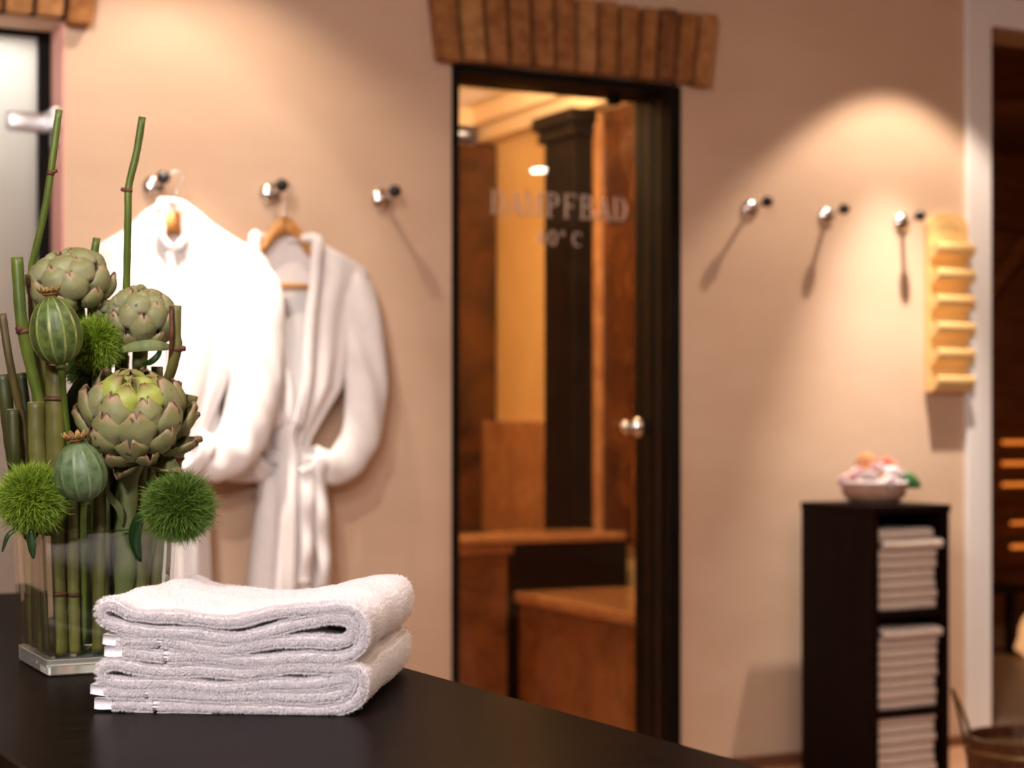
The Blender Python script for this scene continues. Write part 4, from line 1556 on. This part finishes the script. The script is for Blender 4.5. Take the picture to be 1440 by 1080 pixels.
    for nm, parts in (('terry_pile', (('front', 38000), ('lip', 62000), ('skin', 300000))),):
        A, D_, Ls, Wd = [], [], [], []
        for which, n in parts:
            a, d = pile(n, which)
            A.append(a)
            D_.append(d)
            Ls.append(rr.uniform(.55, 1.2, len(a)) * {'front': .0038, 'lip': .0030, 'skin': .0023}[which])
            Wd.append(np.full(len(a), {'front': .00024, 'lip': .00022, 'skin': .00028}[which]))
        A, D_, Ls, Wd = np.vstack(A), np.vstack(D_), np.concatenate(Ls), np.concatenate(Wd)[:, None]
        n = len(A)
        bend = rr.normal(0, .7, (n, 3))
        bend[:, 2] -= .35
        side = np.cross(D_, rr.normal(0, 1, (n, 3)))
        side /= np.linalg.norm(side, axis=1)[:, None] + 1e-9
        wd_ = Wd
        m1 = A + D_ * (Ls * .6)[:, None]
        tip = A + D_ * (Ls * .9)[:, None] + bend * (Ls * .35)[:, None]
        q = np.stack([A - side * wd_, A + side * wd_, m1 + side * wd_ * .9, m1 - side * wd_ * .9, tip], 1)
        q[..., 2] = np.maximum(q[..., 2], .0003)
        wq = np.array(TO)[None, None, :] + q[..., 0:1] * np.array(TX) + q[..., 1:2] * np.array(TD)
        wq[..., 2] += q[..., 2]
        me = bpy.data.meshes.new(nm)
        nv = n * 5
        me.vertices.add(nv)
        me.vertices.foreach_set('co', wq.reshape(-1).astype(np.float32))
        base = np.arange(n)[:, None] * 5
        loops = np.concatenate([base + np.array([0, 1, 2, 3]), base + np.array([3, 2, 4])], 1).reshape(-1)
        me.loops.add(len(loops))
        me.loops.foreach_set('vertex_index', loops.astype(np.int32))
        me.polygons.add(2 * n)
        starts = (np.arange(n)[:, None] * 7 + np.array([0, 4])).reshape(-1)
        me.polygons.foreach_set('loop_start', starts.astype(np.int32))
        me.update()
        me.validate()
        o = link(nm, me, M['pile'], t)
        o['kind'] = 'stuff'
    return t


upper = [(128, 436), (300, 438), (500, 446), (700, 448), (900, 444), (1030, 434), (1088, 405), (1106, 350), (1092, 292), (1040, 256),
         (940, 254), (800, 272), (640, 300), (480, 304), (320, 296), (225, 282), (165, 256), (120, 264), (112, 300), (150, 332),
         (280, 350), (450, 362), (620, 364), (740, 350), (860, 316), (960, 290), (1030, 292), (1068, 328), (1054, 374), (1000, 388),
         (900, 372), (770, 384), (640, 408), (500, 408), (300, 392), (122, 384)]
lower = [(90, 624), (300, 628), (600, 634), (850, 640), (1000, 634), (1080, 600), (1104, 545), (1092, 494), (1040, 478), (900, 482),
         (700, 492), (500, 496), (300, 490), (180, 480), (125, 490), (112, 516), (140, 540), (300, 544), (500, 550), (750, 546),
         (950, 532), (1030, 524), (1060, 540), (1048, 570), (980, 586), (820, 588), (600, 586), (300, 580), (75, 574)]


def sag_up(x, z, f):
    k = np.clip((z - .058) / .05, 0, 1)
    return k * (-.010 * np.sin(np.pi * np.clip((x - .02) / .27, 0, 1)) * f ** .8 + .004 * f * (x > .2) * (x - .2) / .1
                - .004 * f * np.exp(-(x / .05) ** 2))


def sag_low(x, z, f):
    return z * 0


towel('folded_towel', 'thick white terry towel, upper one of the two on the counter', upper, 1, sag_up, None, .0056, (0, 0, .06))
towel('folded_towel', 'thick white terry towel, lower one resting on the counter', lower, 2, sag_low, None, .0056, (0, 0, 0))

# ------------------------------------------------------------------ GLASS VASE
vx0, vx1, vy0, vy1 = .4645, .6115, -2.510, -2.345
VH = .170
FL = .0075      # flare on each side


def vase_ring(z, inset):
    f = z / VH * FL
    return [(vx0 - f + inset, vy0 - f + inset), (vx1 + f - inset, vy0 - f + inset), (vx1 + f - inset, vy1 + f - inset),
            (vx0 - f + inset, vy1 + f - inset)]


VC = Vector(((vx0 + vx1) / 2, (vy0 + vy1) / 2, CZ))
vs_ = empty('glass_vase', VC, 'clear square glass vase with thick base holding the green arrangement', 'vase')
BASE_T = .020
bm = bmesh.new()
wt = .0042


def rring(bm, z, inset, cr=.0038):
    out = []
    c = vase_ring(z, inset)
    cen = Vector(((c[0][0] + c[2][0]) / 2, (c[0][1] + c[2][1]) / 2, 0))
    sg = ((-1, -1, 180), (1, -1, 270), (1, 1, 0), (-1, 1, 90))
    r = max(.001, cr - inset * .5)
    for (x_, y_), (sx_, sy_, a0) in zip(c, sg):
        for k in range(5):
            a_ = math.radians(a0 + 90 * k / 4)
            out.append(bm.verts.new((x_ - sx_ * r + r * math.cos(a_), y_ - sy_ * r + r * math.sin(a_), CZ + z)))
    return out


o0 = rring(bm, BASE_T + .0006, 0)
o1 = rring(bm, VH - .0015, 0)
o2 = rring(bm, VH, .0012)
o3 = rring(bm, VH, wt - .0012)
i1 = rring(bm, VH - .0015, wt)
i0 = rring(bm, BASE_T + .0006, wt)
for a_, b_ in ((o0, o1), (o1, o2), (o2, o3), (o3, i1), (i1, i0), (i0, o0)):
    for k in range(20):
        bm.faces.new((a_[k], a_[(k + 1) % 20], b_[(k + 1) % 20], b_[k]))
obj('glass_wall', bm, M['vaseglass'], vs_)
bm = bmesh.new()
a0_ = rring(bm, .0008, .0015)
a1_ = rring(bm, .0025, 0)
a2_ = rring(bm, BASE_T - .001, 0)
a3_ = rring(bm, BASE_T, .001)
for a_, b_ in ((a0_, a1_), (a1_, a2_), (a2_, a3_)):
    for k in range(20):
        bm.faces.new((a_[k], a_[(k + 1) % 20], b_[(k + 1) % 20], b_[k]))
bm.faces.new(a0_[::-1])
bm.faces.new(a3_)
tag(obj('glass_base', bm, M['vasebase'], vs_), 'thick clear glass base')
# solid glass where two panes meet, and along the rim
cg = bpy.data.materials.new('clear_glass')
cg.use_nodes = True
_c = cg.node_tree.nodes['Principled BSDF']
_c.inputs['Base Color'].default_value = (0.93, 0.96, 0.92, 1)
_c.inputs['Roughness'].default_value = 0.03
_c.inputs['Transmission Weight'].default_value = 1.0
_c.inputs['IOR'].default_value = 1.5
M['clearglass'] = cg
for sx_, sy_, ci in ((-1, -1, 0), (1, -1, 1), (1, 1, 2), (-1, 1, 3)):
    bm = bmesh.new()
    rr_ = []
    for z_ in (BASE_T + .001, VH * .5, VH - .003):
        x_, y_ = vase_ring(z_, wt + .0001)[ci]
        rr_.append([bm.verts.new((x_, y_, CZ + z_)), bm.verts.new((x_ - sx_ * .006, y_, CZ + z_)),
                    bm.verts.new((x_ - sx_ * .003, y_ - sy_ * .003, CZ + z_)), bm.verts.new((x_, y_ - sy_ * .006, CZ + z_))])
    for a_, b_ in zip(rr_[:-1], rr_[1:]):
        for k in range(4):
            bm.faces.new((a_[k], a_[(k + 1) % 4], b_[(k + 1) % 4], b_[k]))
    bm.faces.new(rr_[0][::-1])
    bm.faces.new(rr_[-1])
    obj('glass_corner', bm, M['clearglass'], vs_)
bm = bmesh.new()
e0, e1, e2, e3 = rring(bm, VH + .0004, .0006), rring(bm, VH + .0022, .0012), rring(bm, VH + .0022, wt - .0012), rring(bm, VH + .0004, wt - .0006)
for a_, b_ in ((e0, e1), (e1, e2), (e2, e3), (e3, e0)):
    for k in range(20):
        bm.faces.new((a_[k], a_[(k + 1) % 20], b_[(k + 1) % 20], b_[k]))
obj('rim', bm, M['clearglass'], vs_)


def inside(p, m=.012):
    """keep a point below the rim within the vase walls"""
    p = Vector(p)
    if p.z < CZ + VH + .002:
        h = max(0, (p.z - CZ)) / VH * FL
        p.x = min(max(p.x, vx0 - h + wt + m), vx1 + h - wt - m)
        p.y = min(max(p.y, vy0 - h + wt + m), vy1 + h - wt - m)
        p.z = max(p.z, CZ + BASE_T + .002)
    return p


# ------------------------------------------------------------------ CANES
def cane(desc, pts, wpx, m, nodes=(), hollow=False, foot=None, label_node=None, cutm=None, group='green canes in the vase', name='cane'):
    """pts (px,py,depth); foot (px,depth) inside the vase. width in photo pixels"""
    d0 = pts[0][2]
    r = wpx / 2 / F_PX * d0
    W_ = [at_d(*p_) for p_ in pts]
    if foot:
        a_ = W_[-1]
        b_ = at_d(foot[0], 905, foot[1])
        b_.z = CZ + BASE_T + .004
        n = 6
        for k in range(1, n + 1):
            W_.append(a_.lerp(b_, k / n))
    W_ = [inside(p_, r + .001) for p_ in W_]
    base = W_[-1] if foot else W_[0]
    t = empty(name, base, desc, 'stem', group)
    n = max(12, 5 * len(W_))
    P_ = catmull([tuple(p_) for p_ in W_], n)
    rows = []
    for i, p_ in enumerate(P_):
        k = 1 + .03 * math.sin(i * 1.7 + wpx)
        rows.append((*p_, r * k))
    bm = bmesh.new()
    if hollow:
        tube(bm, rows, 18, cap=False)
        tube(bm, [(*x[:3], x[3] * .6) for x in rows[:4]], 18, cap=False)
        # ring between outer and inner edge
        vv = list(bm.verts)
        n1 = 18 * len(rows)
        for k in range(18):
            j = (k + 1) % 18
            bm.faces.new((vv[k], vv[j], vv[n1 + j], vv[n1 + k]))
        bm.faces.new(vv[n1 + 54:n1 + 72])
        obj('shaft', bm, M[m], t, True)
    else:
        tube(bm, rows, 18, cap=True)
        o = obj('shaft', bm, M[m], t, True)
    # cut end
    a_, b_ = Vector(P_[0]), Vector(P_[1])
    dr = (a_ - b_).normalized()
    if not hollow:
        bm = bmesh.new()
        cyl(bm, a_, a_ + dr * .0007, r * .96, r * .9, seg=18)
        obj('cut_end', bm, M[cutm or 'cane_cut'], t)
    # nodes: swollen reddish rings, some with a side bud
    for (npx, npy, nd, bud) in nodes:
        q = at_d(npx, npy, nd)
        j = int(np.argmin(np.linalg.norm(P_ - np.array(q), axis=1)))
        j = min(max(j, 1), n - 2)
        c_ = Vector(P_[j])
        ax = Vector(P_[j - 1] - P_[j + 1]).normalized()
        bm = bmesh.new()
        lathe(bm, c_ - ax * .003, [(r * .98, 0), (r * 1.10, .0012), (r * 1.22, .003), (r * 1.1, .0048), (r * .98, .006)], 18,
              ax.to_track_quat('Z', 'Y'))
        if bud:
            bd = RT * bud[0] + Vector((0, 0, bud[1])) - FW * .3
            bd.normalize()
            cyl(bm, c_, c_ + bd * (r + .0045), r * .75, r * .5, seg=12)
        obj('node', bm, M['node_red'], t, True)
    return t


Z0 = 2.16
cane('tall slender green cane leaning right, leftmost of the two tallest', [(83, 155, 2.16), (79, 185, 2.16), (72, 238, 2.16), (62, 300, 2.165),
     (50, 352, 2.17), (44, 385, 2.175), (46, 480, 2.18), (52, 600, 2.19)], 10, 'stem_bright', [(72, 240, 2.16, (1, .3))], foot=(75, 2.20))
cane('tall straight green cane rising in front of the left bathrobe', [(200, 165, 2.2), (192, 215, 2.2), (181, 262, 2.2), (180, 300, 2.2),
     (178, 400, 2.21), (176, 480, 2.22), (170, 600, 2.22)], 10.5, 'stem_bright', [(181, 265, 2.2, (-1, .2))], foot=(160, 2.22))
cane('short green cane tip between the two upper artichokes', [(136, 335, 2.24), (131, 372, 2.24), (128, 440, 2.24), (125, 600, 2.24)], 11, 'stem_bright', foot=(120, 2.25))
cane('thick green cane with a cut side bud at the far left top', [(24, 362, 2.13), (30, 450, 2.13), (42, 510, 2.14), (56, 570, 2.15), (60, 640, 2.16)], 17,
     'stem_bright', [(28, 462, 2.13, (-.1, .1))], foot=(78, 2.18))
cane('short green cane just right of the thick one, behind the striped pod', [(42, 386, 2.17), (49, 430, 2.17), (57, 500, 2.18), (66, 600, 2.18)], 14, 'stem_dull',
     foot=(92, 2.19))
cane('brownish hollow cane leaning in from the left edge', [(3, 441, 2.12), (12, 500, 2.12), (24, 560, 2.13), (33, 600, 2.14), (37, 680, 2.15)], 11.5,
     'stem_brown', hollow=True, foot=(58, 2.17))
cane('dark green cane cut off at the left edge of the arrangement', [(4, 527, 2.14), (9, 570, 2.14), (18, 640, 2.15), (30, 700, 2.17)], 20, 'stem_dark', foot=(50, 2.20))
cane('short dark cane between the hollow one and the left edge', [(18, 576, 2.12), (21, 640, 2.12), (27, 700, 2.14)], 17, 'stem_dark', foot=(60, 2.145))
cane('stout olive cane with a square cut, left of the banded one', [(51, 566, 2.13), (53, 640, 2.13), (60, 700, 2.135)], 25, 'stem_dull', foot=(85, 2.15))
cane('stout olive cane with a reddish band, just left of the large artichoke', [(79, 515, 2.13), (78, 600, 2.13), (82, 700, 2.14)], 28, 'stem_dull',
     [(79, 560, 2.13, None)], foot=(105, 2.16))
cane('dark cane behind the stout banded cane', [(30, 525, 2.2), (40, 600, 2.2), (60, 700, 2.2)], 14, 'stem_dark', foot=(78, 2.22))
cane('green cane with a red flank rising right of the upper artichokes', [(248, 430, 2.16), (247, 470, 2.16), (249, 487, 2.16), (241, 520, 2.17), (228, 560, 2.2),
     (215, 640, 2.22)], 15, 'stem_dull', [(251, 487, 2.16, (1, 0.0))], foot=(190, 2.23))
cane('thin russet cane against the right side of the upper right artichoke', [(241, 431, 2.15), (241, 485, 2.15), (234, 560, 2.21), (226, 640, 2.23)], 6,
     'node_red', foot=(200, 2.24), cutm='node_red')
cane('olive cane stub peeping out right of the large artichoke', [(268, 556, 2.22), (258, 600, 2.22), (246, 650, 2.22), (232, 720, 2.23)], 21, 'stem_dull',
     [(247, 640, 2.22, None)], foot=(205, 2.23))
cane('short cane stub just behind the top of the large artichoke', [(221, 516, 2.22), (219, 560, 2.22), (205, 640, 2.22)], 17, 'stem_dull', foot=(175, 2.24))
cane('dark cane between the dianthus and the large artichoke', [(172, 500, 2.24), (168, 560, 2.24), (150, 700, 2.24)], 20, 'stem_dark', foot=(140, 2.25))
# canes seen mostly inside the vase
inner = [(74, 700, 2.125, 27, 'stem_dull', 'olive cane at the front left inside the vase'),
         (101, 690, 2.135, 17, 'stem_dull', 'olive cane inside the vase below the blue-green pod'),
         (141, 655, 2.150, 18, 'stem_dull', 'slim olive cane inside the vase, left of the artichoke stalk'),
         (207, 690, 2.175, 24, 'stem_dull', 'dark cane inside the vase, right of the artichoke stalk'),
         (229, 700, 2.185, 16, 'stem_dull', 'olive cane in the right corner of the vase'),
         (47, 705, 2.17, 18, 'stem_dull', 'olive cane along the left pane of the vase'),
         (32, 715, 2.22, 16, 'stem_dull', 'olive cane in the far left corner of the vase'),
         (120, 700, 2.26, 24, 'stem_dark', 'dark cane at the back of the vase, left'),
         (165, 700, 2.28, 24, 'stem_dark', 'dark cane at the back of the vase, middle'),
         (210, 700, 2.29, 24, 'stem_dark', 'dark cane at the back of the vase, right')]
for (px, py, d_, w_, mm, ds) in inner:
    nd = [(px + 2, 836, d_, None)] if mm == 'stem_dull' and px < 130 else []
    cane(ds, [(px, py, d_), (px + (120 - px) * .05, 760, d_)], w_, mm, nd, foot=(px + (125 - px) * .16, d_))


# ------------------------------------------------------------------ ARTICHOKES
def artichoke(desc, cpx, cpy, cd_, R, H, axis, rings, flare, seed, open_=0.0, stalk=None, stalk_r=.012):
    c = at_d(cpx, cpy, cd_)
    q = axis.normalized().to_track_quat('Z', 'Y')
    t = empty('artichoke', c, desc, 'artichoke', 'artichokes in the arrangement')
    R_ = random.Random(seed)
    bm = bmesh.new()
    bmesh.ops.create_uvsphere(bm, u_segments=24, v_segments=16, radius=1)
    for v in bm.verts:
        v.co = c + q @ Vector((v.co.x * R * .84, v.co.y * R * .84, v.co.z * H * .84))
    obj('heart', bm, M['bractcore'], t, True)
    for ri, (n, phb, span, wf, fl) in enumerate(rings):
        for k in range(n):
            th0 = 2 * math.pi * (k + .5 * (ri % 2)) / n + R_.uniform(-.10, .10)
            phb_ = math.radians(phb + R_.uniform(-3, 3))
            sp = math.radians(span * R_.uniform(.92, 1.08))
            wid = .90 * wf * math.pi / n * R_.uniform(.92, 1.08)
            jit = R_.uniform(-.025, .05)
            fle = (fl + flare) * R_.uniform(.7, 1.25)
            NUU, NVV = 9, 9
            bm = bmesh.new()
            ul = bm.loops.layers.uv.verify()
            lay = {}
            notch = R_.uniform(.10, .24)
            for side in (0, 1):
                for i in range(NVV):
                    for j in range(NUU):
                        v = i / (NVV - 1)
                        u = -1 + 2 * j / (NUU - 1)
                        vv = v * (1 - notch * math.exp(-(u / .22) ** 2)) if v > .4 else v
                        # shield outline
                        wprof = (.70 + .75 * v - .55 * v ** 2) if v < .5 else max(.26, (1 - (v - .42) ** 1.7 * 2.05))
                        vv = vv * (1 - .16 * abs(u) ** 2.5 * v)
                        ph_ = phb_ - sp * vv
                        rs = max(.30, math.sin(min(max(ph_, .05), math.pi - .05)))
                        th_ = th0 + u * wid * wprof / rs * max(.5, math.sin(phb_)) if ri > 0 else th0 + u * wid * wprof
                        cup_ = (1 - u * u)
                        off = .82 + jit + .15 * ri / len(rings) - .05 * u * u + .17 * cup_ * (.4 + .6 * math.sin(math.pi * min(1, v * 1.05))) + fle * v ** 2.2 * (.8 + .2 * cup_)
                        off += .015 * noise.noise(Vector((u * 2 + k, v * 3, ri + seed)))
                        if side:
                            off -= .055 * (1 - .75 * v) * (1 - .7 * u * u) + .01
                        pt = Vector((R * math.sin(ph_) * math.cos(th_) * off, R * math.sin(ph_) * math.sin(th_) * off, H * math.cos(ph_) * off))
                        lay[(side, i, j)] = (bm.verts.new(c + q @ pt), u * .5 + .5, v)

            def face(keys):
                f = bm.faces.new([lay[k_][0] for k_ in keys])
                for l, k_ in zip(f.loops, keys):
                    l[ul].uv = (lay[k_][1], lay[k_][2])

            for i in range(NVV - 1):
                for j in range(NUU - 1):
                    face([(0, i, j), (0, i, j + 1), (0, i + 1, j + 1), (0, i + 1, j)])
                    face([(1, i, j), (1, i + 1, j), (1, i + 1, j + 1), (1, i, j + 1)])
            for i in range(NVV - 1):
                face([(0, i, 0), (0, i + 1, 0), (1, i + 1, 0), (1, i, 0)])
                face([(0, i, NUU - 1), (1, i, NUU - 1), (1, i + 1, NUU - 1), (0, i + 1, NUU - 1)])
            for j in range(NUU - 1):
                face([(0, 0, j), (1, 0, j), (1, 0, j + 1), (0, 0, j + 1)])
                face([(0, NVV - 1, j), (0, NVV - 1, j + 1), (1, NVV - 1, j + 1), (1, NVV - 1, j)])
            obj('bract', bm, M['bracttop'] if ri < open_ else M['bract'], t, True)
    if stalk:
        pts = [tuple(c - q @ Vector((0, 0, H * .8)))] + [tuple(inside(at_d(*s_), stalk_r)) for s_ in stalk]
        P_ = catmull(pts, 26)
        bm = bmesh.new()
        tube(bm, [(*p_, stalk_r * (1 + .08 * math.sin(i * 1.3))) for i, p_ in enumerate(P_)], 18)
        obj('stalk', bm, M['petiole'], t, True)
    return t


def ax(r, u, b):
    """axis from right / up / back components seen by the camera"""
    return RT * r + Vector((0, 0, u)) + FW * b


# (count, base polar angle, span, width factor, flare)
big = [(3, 28, 30, 1.2, .06), (5, 52, 40, 1.2, .10), (6, 76, 46, 1.2, .14), (7, 97, 46, 1.22, .21), (8, 115, 44, 1.22, .29), (8, 131, 40, 1.22, .37),
       (7, 145, 36, 1.2, .42)]
artichoke('largest artichoke, open and facing forward, above the right side of the vase', 190, 590, 2.14, .0605, .058, ax(.06, .84, -.54), big, .03, 5, 2,
          stalk=[(180, 680, 2.155), (177, 760, 2.160), (173, 905, 2.168)], stalk_r=.0125)
small = [(4, 36, 36, 1.25, .03), (5, 64, 50, 1.25, .03), (6, 92, 56, 1.3, .05), (6, 116, 54, 1.3, .07), (6, 138, 44, 1.25, .09)]
artichoke('closed artichoke at the top left of the arrangement', 97, 398, 2.19, .0500, .043, ax(-.25, .93, -.28), small, .0, 8, 0,
          stalk=[(112, 500, 2.21), (118, 700, 2.22), (120, 905, 2.22)], stalk_r=.009)
artichoke('closed artichoke at the upper right, in front of the white robe', 199, 447, 2.19, .0400, .041, ax(.10, .92, -.38), small, .0, 12, 0,
          stalk=[(196, 520, 2.22), (188, 700, 2.23), (182, 905, 2.23)], stalk_r=.009)
# small bud bracts under the upper left artichoke
artichoke('small artichoke bud tucked under the two upper artichokes', 150, 440, 2.20, .016, .018, ax(.1, .9, -.3),
          [(3, 40, 40, 1.25, 0), (5, 75, 50, 1.3, .0), (5, 110, 50, 1.35, .02)], 0, 3, 0, stalk=[(152, 520, 2.22), (150, 700, 2.22), (150, 905, 2.22)], stalk_r=.005)


# ------------------------------------------------------------------ POPPY PODS
def pod(desc, cpx, cpy, d_, rx, rz, axis, m, crown_r, foot, group='poppy seed heads'):
    c = at_d(cpx, cpy, d_)
    q = axis.normalized().to_track_quat('Z', 'Y')
    t = empty('poppy_seed_head', c, desc, 'seed head', group)
    prof = []
    for k in range(19):
        a_ = -math.pi / 2 + math.pi * k / 18
        z = math.sin(a_)
        r = math.cos(a_) * (1 - .10 * z)
        prof.append((max(r * rx, .004), z * rz))
    bm = bmesh.new()
    lathe(bm, c, prof, 60, q, rib=12, ribamp=.022, uv=True)
    obj('pod', bm, M[m], t, True)
    # neck and rayed crown
    bm = bmesh.new()
    base = rz * .97
    lathe(bm, c + q @ Vector((0, 0, base)), [(.006, 0), (.006, .002), (crown_r * .7, .0035), (crown_r * .72, .005), (.003, .0065)], 24, q)
    for k in range(12):
        a0 = 2 * math.pi * k / 12
        dirv = Vector((math.cos(a0), math.sin(a0), 0))
        sd = Vector((-dirv.y, dirv.x, 0))
        sec = []
        for f, w_, z in ((.1, .0010, .0068), (.6, .0022, .0062), (.95, .0032, .0085), (1.08, .0018, .0115)):
            p_ = dirv * crown_r * f + Vector((0, 0, base + z))
            sec.append([bm.verts.new(c + q @ (p_ - sd * w_)), bm.verts.new(c + q @ (p_ + Vector((0, 0, .0016)))), bm.verts.new(c + q @ (p_ + sd * w_)),
                        bm.verts.new(c + q @ (p_ - Vector((0, 0, .0018))))])
        for a_, b_ in zip(sec[:-1], sec[1:]):
            for j in range(4):
                bm.faces.new((a_[j], a_[(j + 1) % 4], b_[(j + 1) % 4], b_[j]))
        bm.faces.new(sec[0])
        bm.faces.new(sec[-1][::-1])
    tag(obj('crown', bm, M['crown'], t), 'brown rayed crown')
    bm = bmesh.new()
    b0 = c - q @ Vector((0, 0, rz * .96))
    lathe(bm, b0 - q @ Vector((0, 0, .006)), [(.0035, 0), (.0062, .001), (.0062, .005), (.0045, .008)], 16, q)
    pts = [tuple(b0)] + [tuple(inside(at_d(*f_), .006)) for f_ in foot]
    tube(bm, [(*p_, .0038) for p_ in catmull(pts, 20)], 12)
    obj('stem', bm, M['stem_bright'], t, True)
    return t


pod('striped green poppy seed head at the upper left', 78, 465, 2.09, .0305, .0405, ax(-.13, .98, -.08), 'pod1', .0130,
    [(90, 560, 2.12), (104, 700, 2.15), (108, 905, 2.17)])
pod('blue-green poppy seed head above the front of the vase', 113, 663, 2.075, .0305, .0355, ax(-.10, .95, -.18), 'pod2', .0145,
    [(117, 735, 2.10), (118, 800, 2.14), (118, 905, 2.15)])


# ------------------------------------------------------------------ GREEN DIANTHUS BALLS
def dianthus(desc, cpx, cpy, d_, r, m, seed, foot, n=13000, hang=None):
    c = at_d(cpx, cpy, d_)
    t = empty('dianthus_ball', c, desc, 'flower', 'green dianthus balls')
    rr = np.random.default_rng(seed)
    cc = np.array(c)
    ur = rr.normal(0, 1, (n, 3))
    ur /= np.linalg.norm(ur, axis=1)[:, None]
    u = ur + rr.normal(0, .30, (n, 3))
    u /= np.linalg.norm(u, axis=1)[:, None]
    cc = cc + (ur - u) * r * .62
    L = r * rr.uniform(.82, 1.05, n)
    w = np.cross(u, rr.normal(0, 1, (n, 3)))
    w /= np.linalg.norm(w, axis=1)[:, None]
    bend = np.cross(u, w) * rr.normal(0, 1.1, (n, 1)) + w * rr.normal(0, .9, (n, 1))
    wd_ = .00032
    st = [(.50, 1.0), (.78, 1.0), (.93, .8), (1.0, .05)]
    rows = []
    for f, ws in st:
        p_ = u * (L * f)[:, None] + bend * (L * .32 * max(0, f - .5) ** 1.4 * 2)[:, None]
        rows.append((cc + p_ - w * wd_ * ws, cc + p_ + w * wd_ * ws, f))
    q = np.stack([a for r_ in rows for a in r_[:2]], 1)
    me = bpy.data.meshes.new('bloom')
    me.vertices.add(n * 8)
    me.vertices.foreach_set('co', q.reshape(-1).astype(np.float32))
    base = np.arange(n)[:, None] * 8
    lo = np.concatenate([base + np.array([2 * k, 2 * k + 1, 2 * k + 3, 2 * k + 2]) for k in range(3)], 1).reshape(-1)
    me.loops.add(len(lo))
    me.loops.foreach_set('vertex_index', lo.astype(np.int32))
    me.polygons.add(3 * n)
    me.polygons.foreach_set('loop_start', (np.arange(3 * n) * 4).astype(np.int32))
    me.update()
    uvl = me.uv_layers.new(name='UVMap')
    vf = np.array([0, .0, .45, .45, .8, .8, 1, 1])
    uv = np.zeros((len(lo), 2), np.float32)
    uv[:, 1] = vf[lo % 8]
    uvl.data.foreach_set('uv', uv.reshape(-1))
    me.validate()
    o = link('bloom', me, M[m], t)
    o['kind'] = 'stuff'
    bm = bmesh.new()
    bmesh.ops.create_icosphere(bm, subdivisions=3, radius=r * .62)
    bmesh.ops.translate(bm, vec=c, verts=bm.verts)
    obj('core', bm, M['leaf'], t, True)
    bm = bmesh.new()
    pts = [tuple(c)] + [tuple(inside(at_d(*f_), .004)) for f_ in foot]
    tube(bm, [(*p_, .0026) for p_ in catmull(pts, 20)], 10)
    obj('stem', bm, M['stem_bright'], t, True)
    if hang:
        for (pts_, w_) in hang:
            leaf_blade('leaf', [tuple(at_d(*p_)) for p_ in pts_], w_, M['strapleaf'], t)
    return t


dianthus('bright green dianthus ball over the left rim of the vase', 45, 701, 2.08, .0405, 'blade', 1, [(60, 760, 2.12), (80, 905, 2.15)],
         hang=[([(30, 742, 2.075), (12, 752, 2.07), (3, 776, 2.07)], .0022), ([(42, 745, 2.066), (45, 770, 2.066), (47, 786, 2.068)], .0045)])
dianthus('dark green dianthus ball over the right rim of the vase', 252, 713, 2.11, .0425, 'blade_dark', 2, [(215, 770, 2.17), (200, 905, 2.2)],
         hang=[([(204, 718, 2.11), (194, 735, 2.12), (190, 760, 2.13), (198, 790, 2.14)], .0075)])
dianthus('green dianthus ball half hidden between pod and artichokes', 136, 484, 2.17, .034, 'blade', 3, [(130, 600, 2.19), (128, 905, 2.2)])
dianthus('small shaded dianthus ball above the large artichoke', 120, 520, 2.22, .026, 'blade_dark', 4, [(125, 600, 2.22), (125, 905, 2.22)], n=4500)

# ------------------------------------------------------------------ strap leaves
def strap(desc, pts, w_, m='strapleaf', cup=.3):
    o = leaf_blade('strap_leaf', [tuple(inside(at_d(*p_), .003)) for p_ in pts], w_, M[m], None, cup, 18)
    rebase(o, inside(at_d(*pts[-1]), .003))
    return tag(o, desc, 'leaf', 'strap leaves in the arrangement')


strap('grey-green leaf lying level under the upper right artichoke', [(172, 492, 2.15), (190, 488, 2.145), (215, 486, 2.145), (246, 489, 2.17)], .0065, 'petiole')
strap('dark curled leaf below the level grey-green leaf', [(226, 490, 2.18), (222, 500, 2.18), (212, 509, 2.18), (200, 512, 2.19)], .0035)
strap('dark leaf curling at the left of the large artichoke', [(104, 618, 2.17), (98, 580, 2.17), (112, 540, 2.17), (128, 530, 2.17)], .009)
strap('brown-green leaf hanging beside the stalk of the large artichoke', [(150, 688, 2.13), (157, 702, 2.125), (168, 716, 2.13), (172, 740, 2.14)], .0040, 'petiole')
for k, (px, d_, ds) in enumerate(((90, 2.21, 'dark strap leaf behind the blue-green pod'), (135, 2.23, 'dark strap leaf left of the artichoke stalk'),
                                  (160, 2.235, 'dark strap leaf directly behind the artichoke stalk'), (215, 2.235, 'dark strap leaf behind the right dianthus ball'),
                                  (190, 2.26, 'dark strap leaf at the right back of the vase'), (110, 2.26, 'dark strap leaf at the left back of the vase'),
                                  (65, 2.215, 'dark strap leaf behind the left dianthus ball'))):
    strap(ds, [(px + 6, 590 + 12 * k % 30, d_), (px + 2, 680, d_), (px, 760, d_), (px + (125 - px) * .15, 900, d_)], .016)
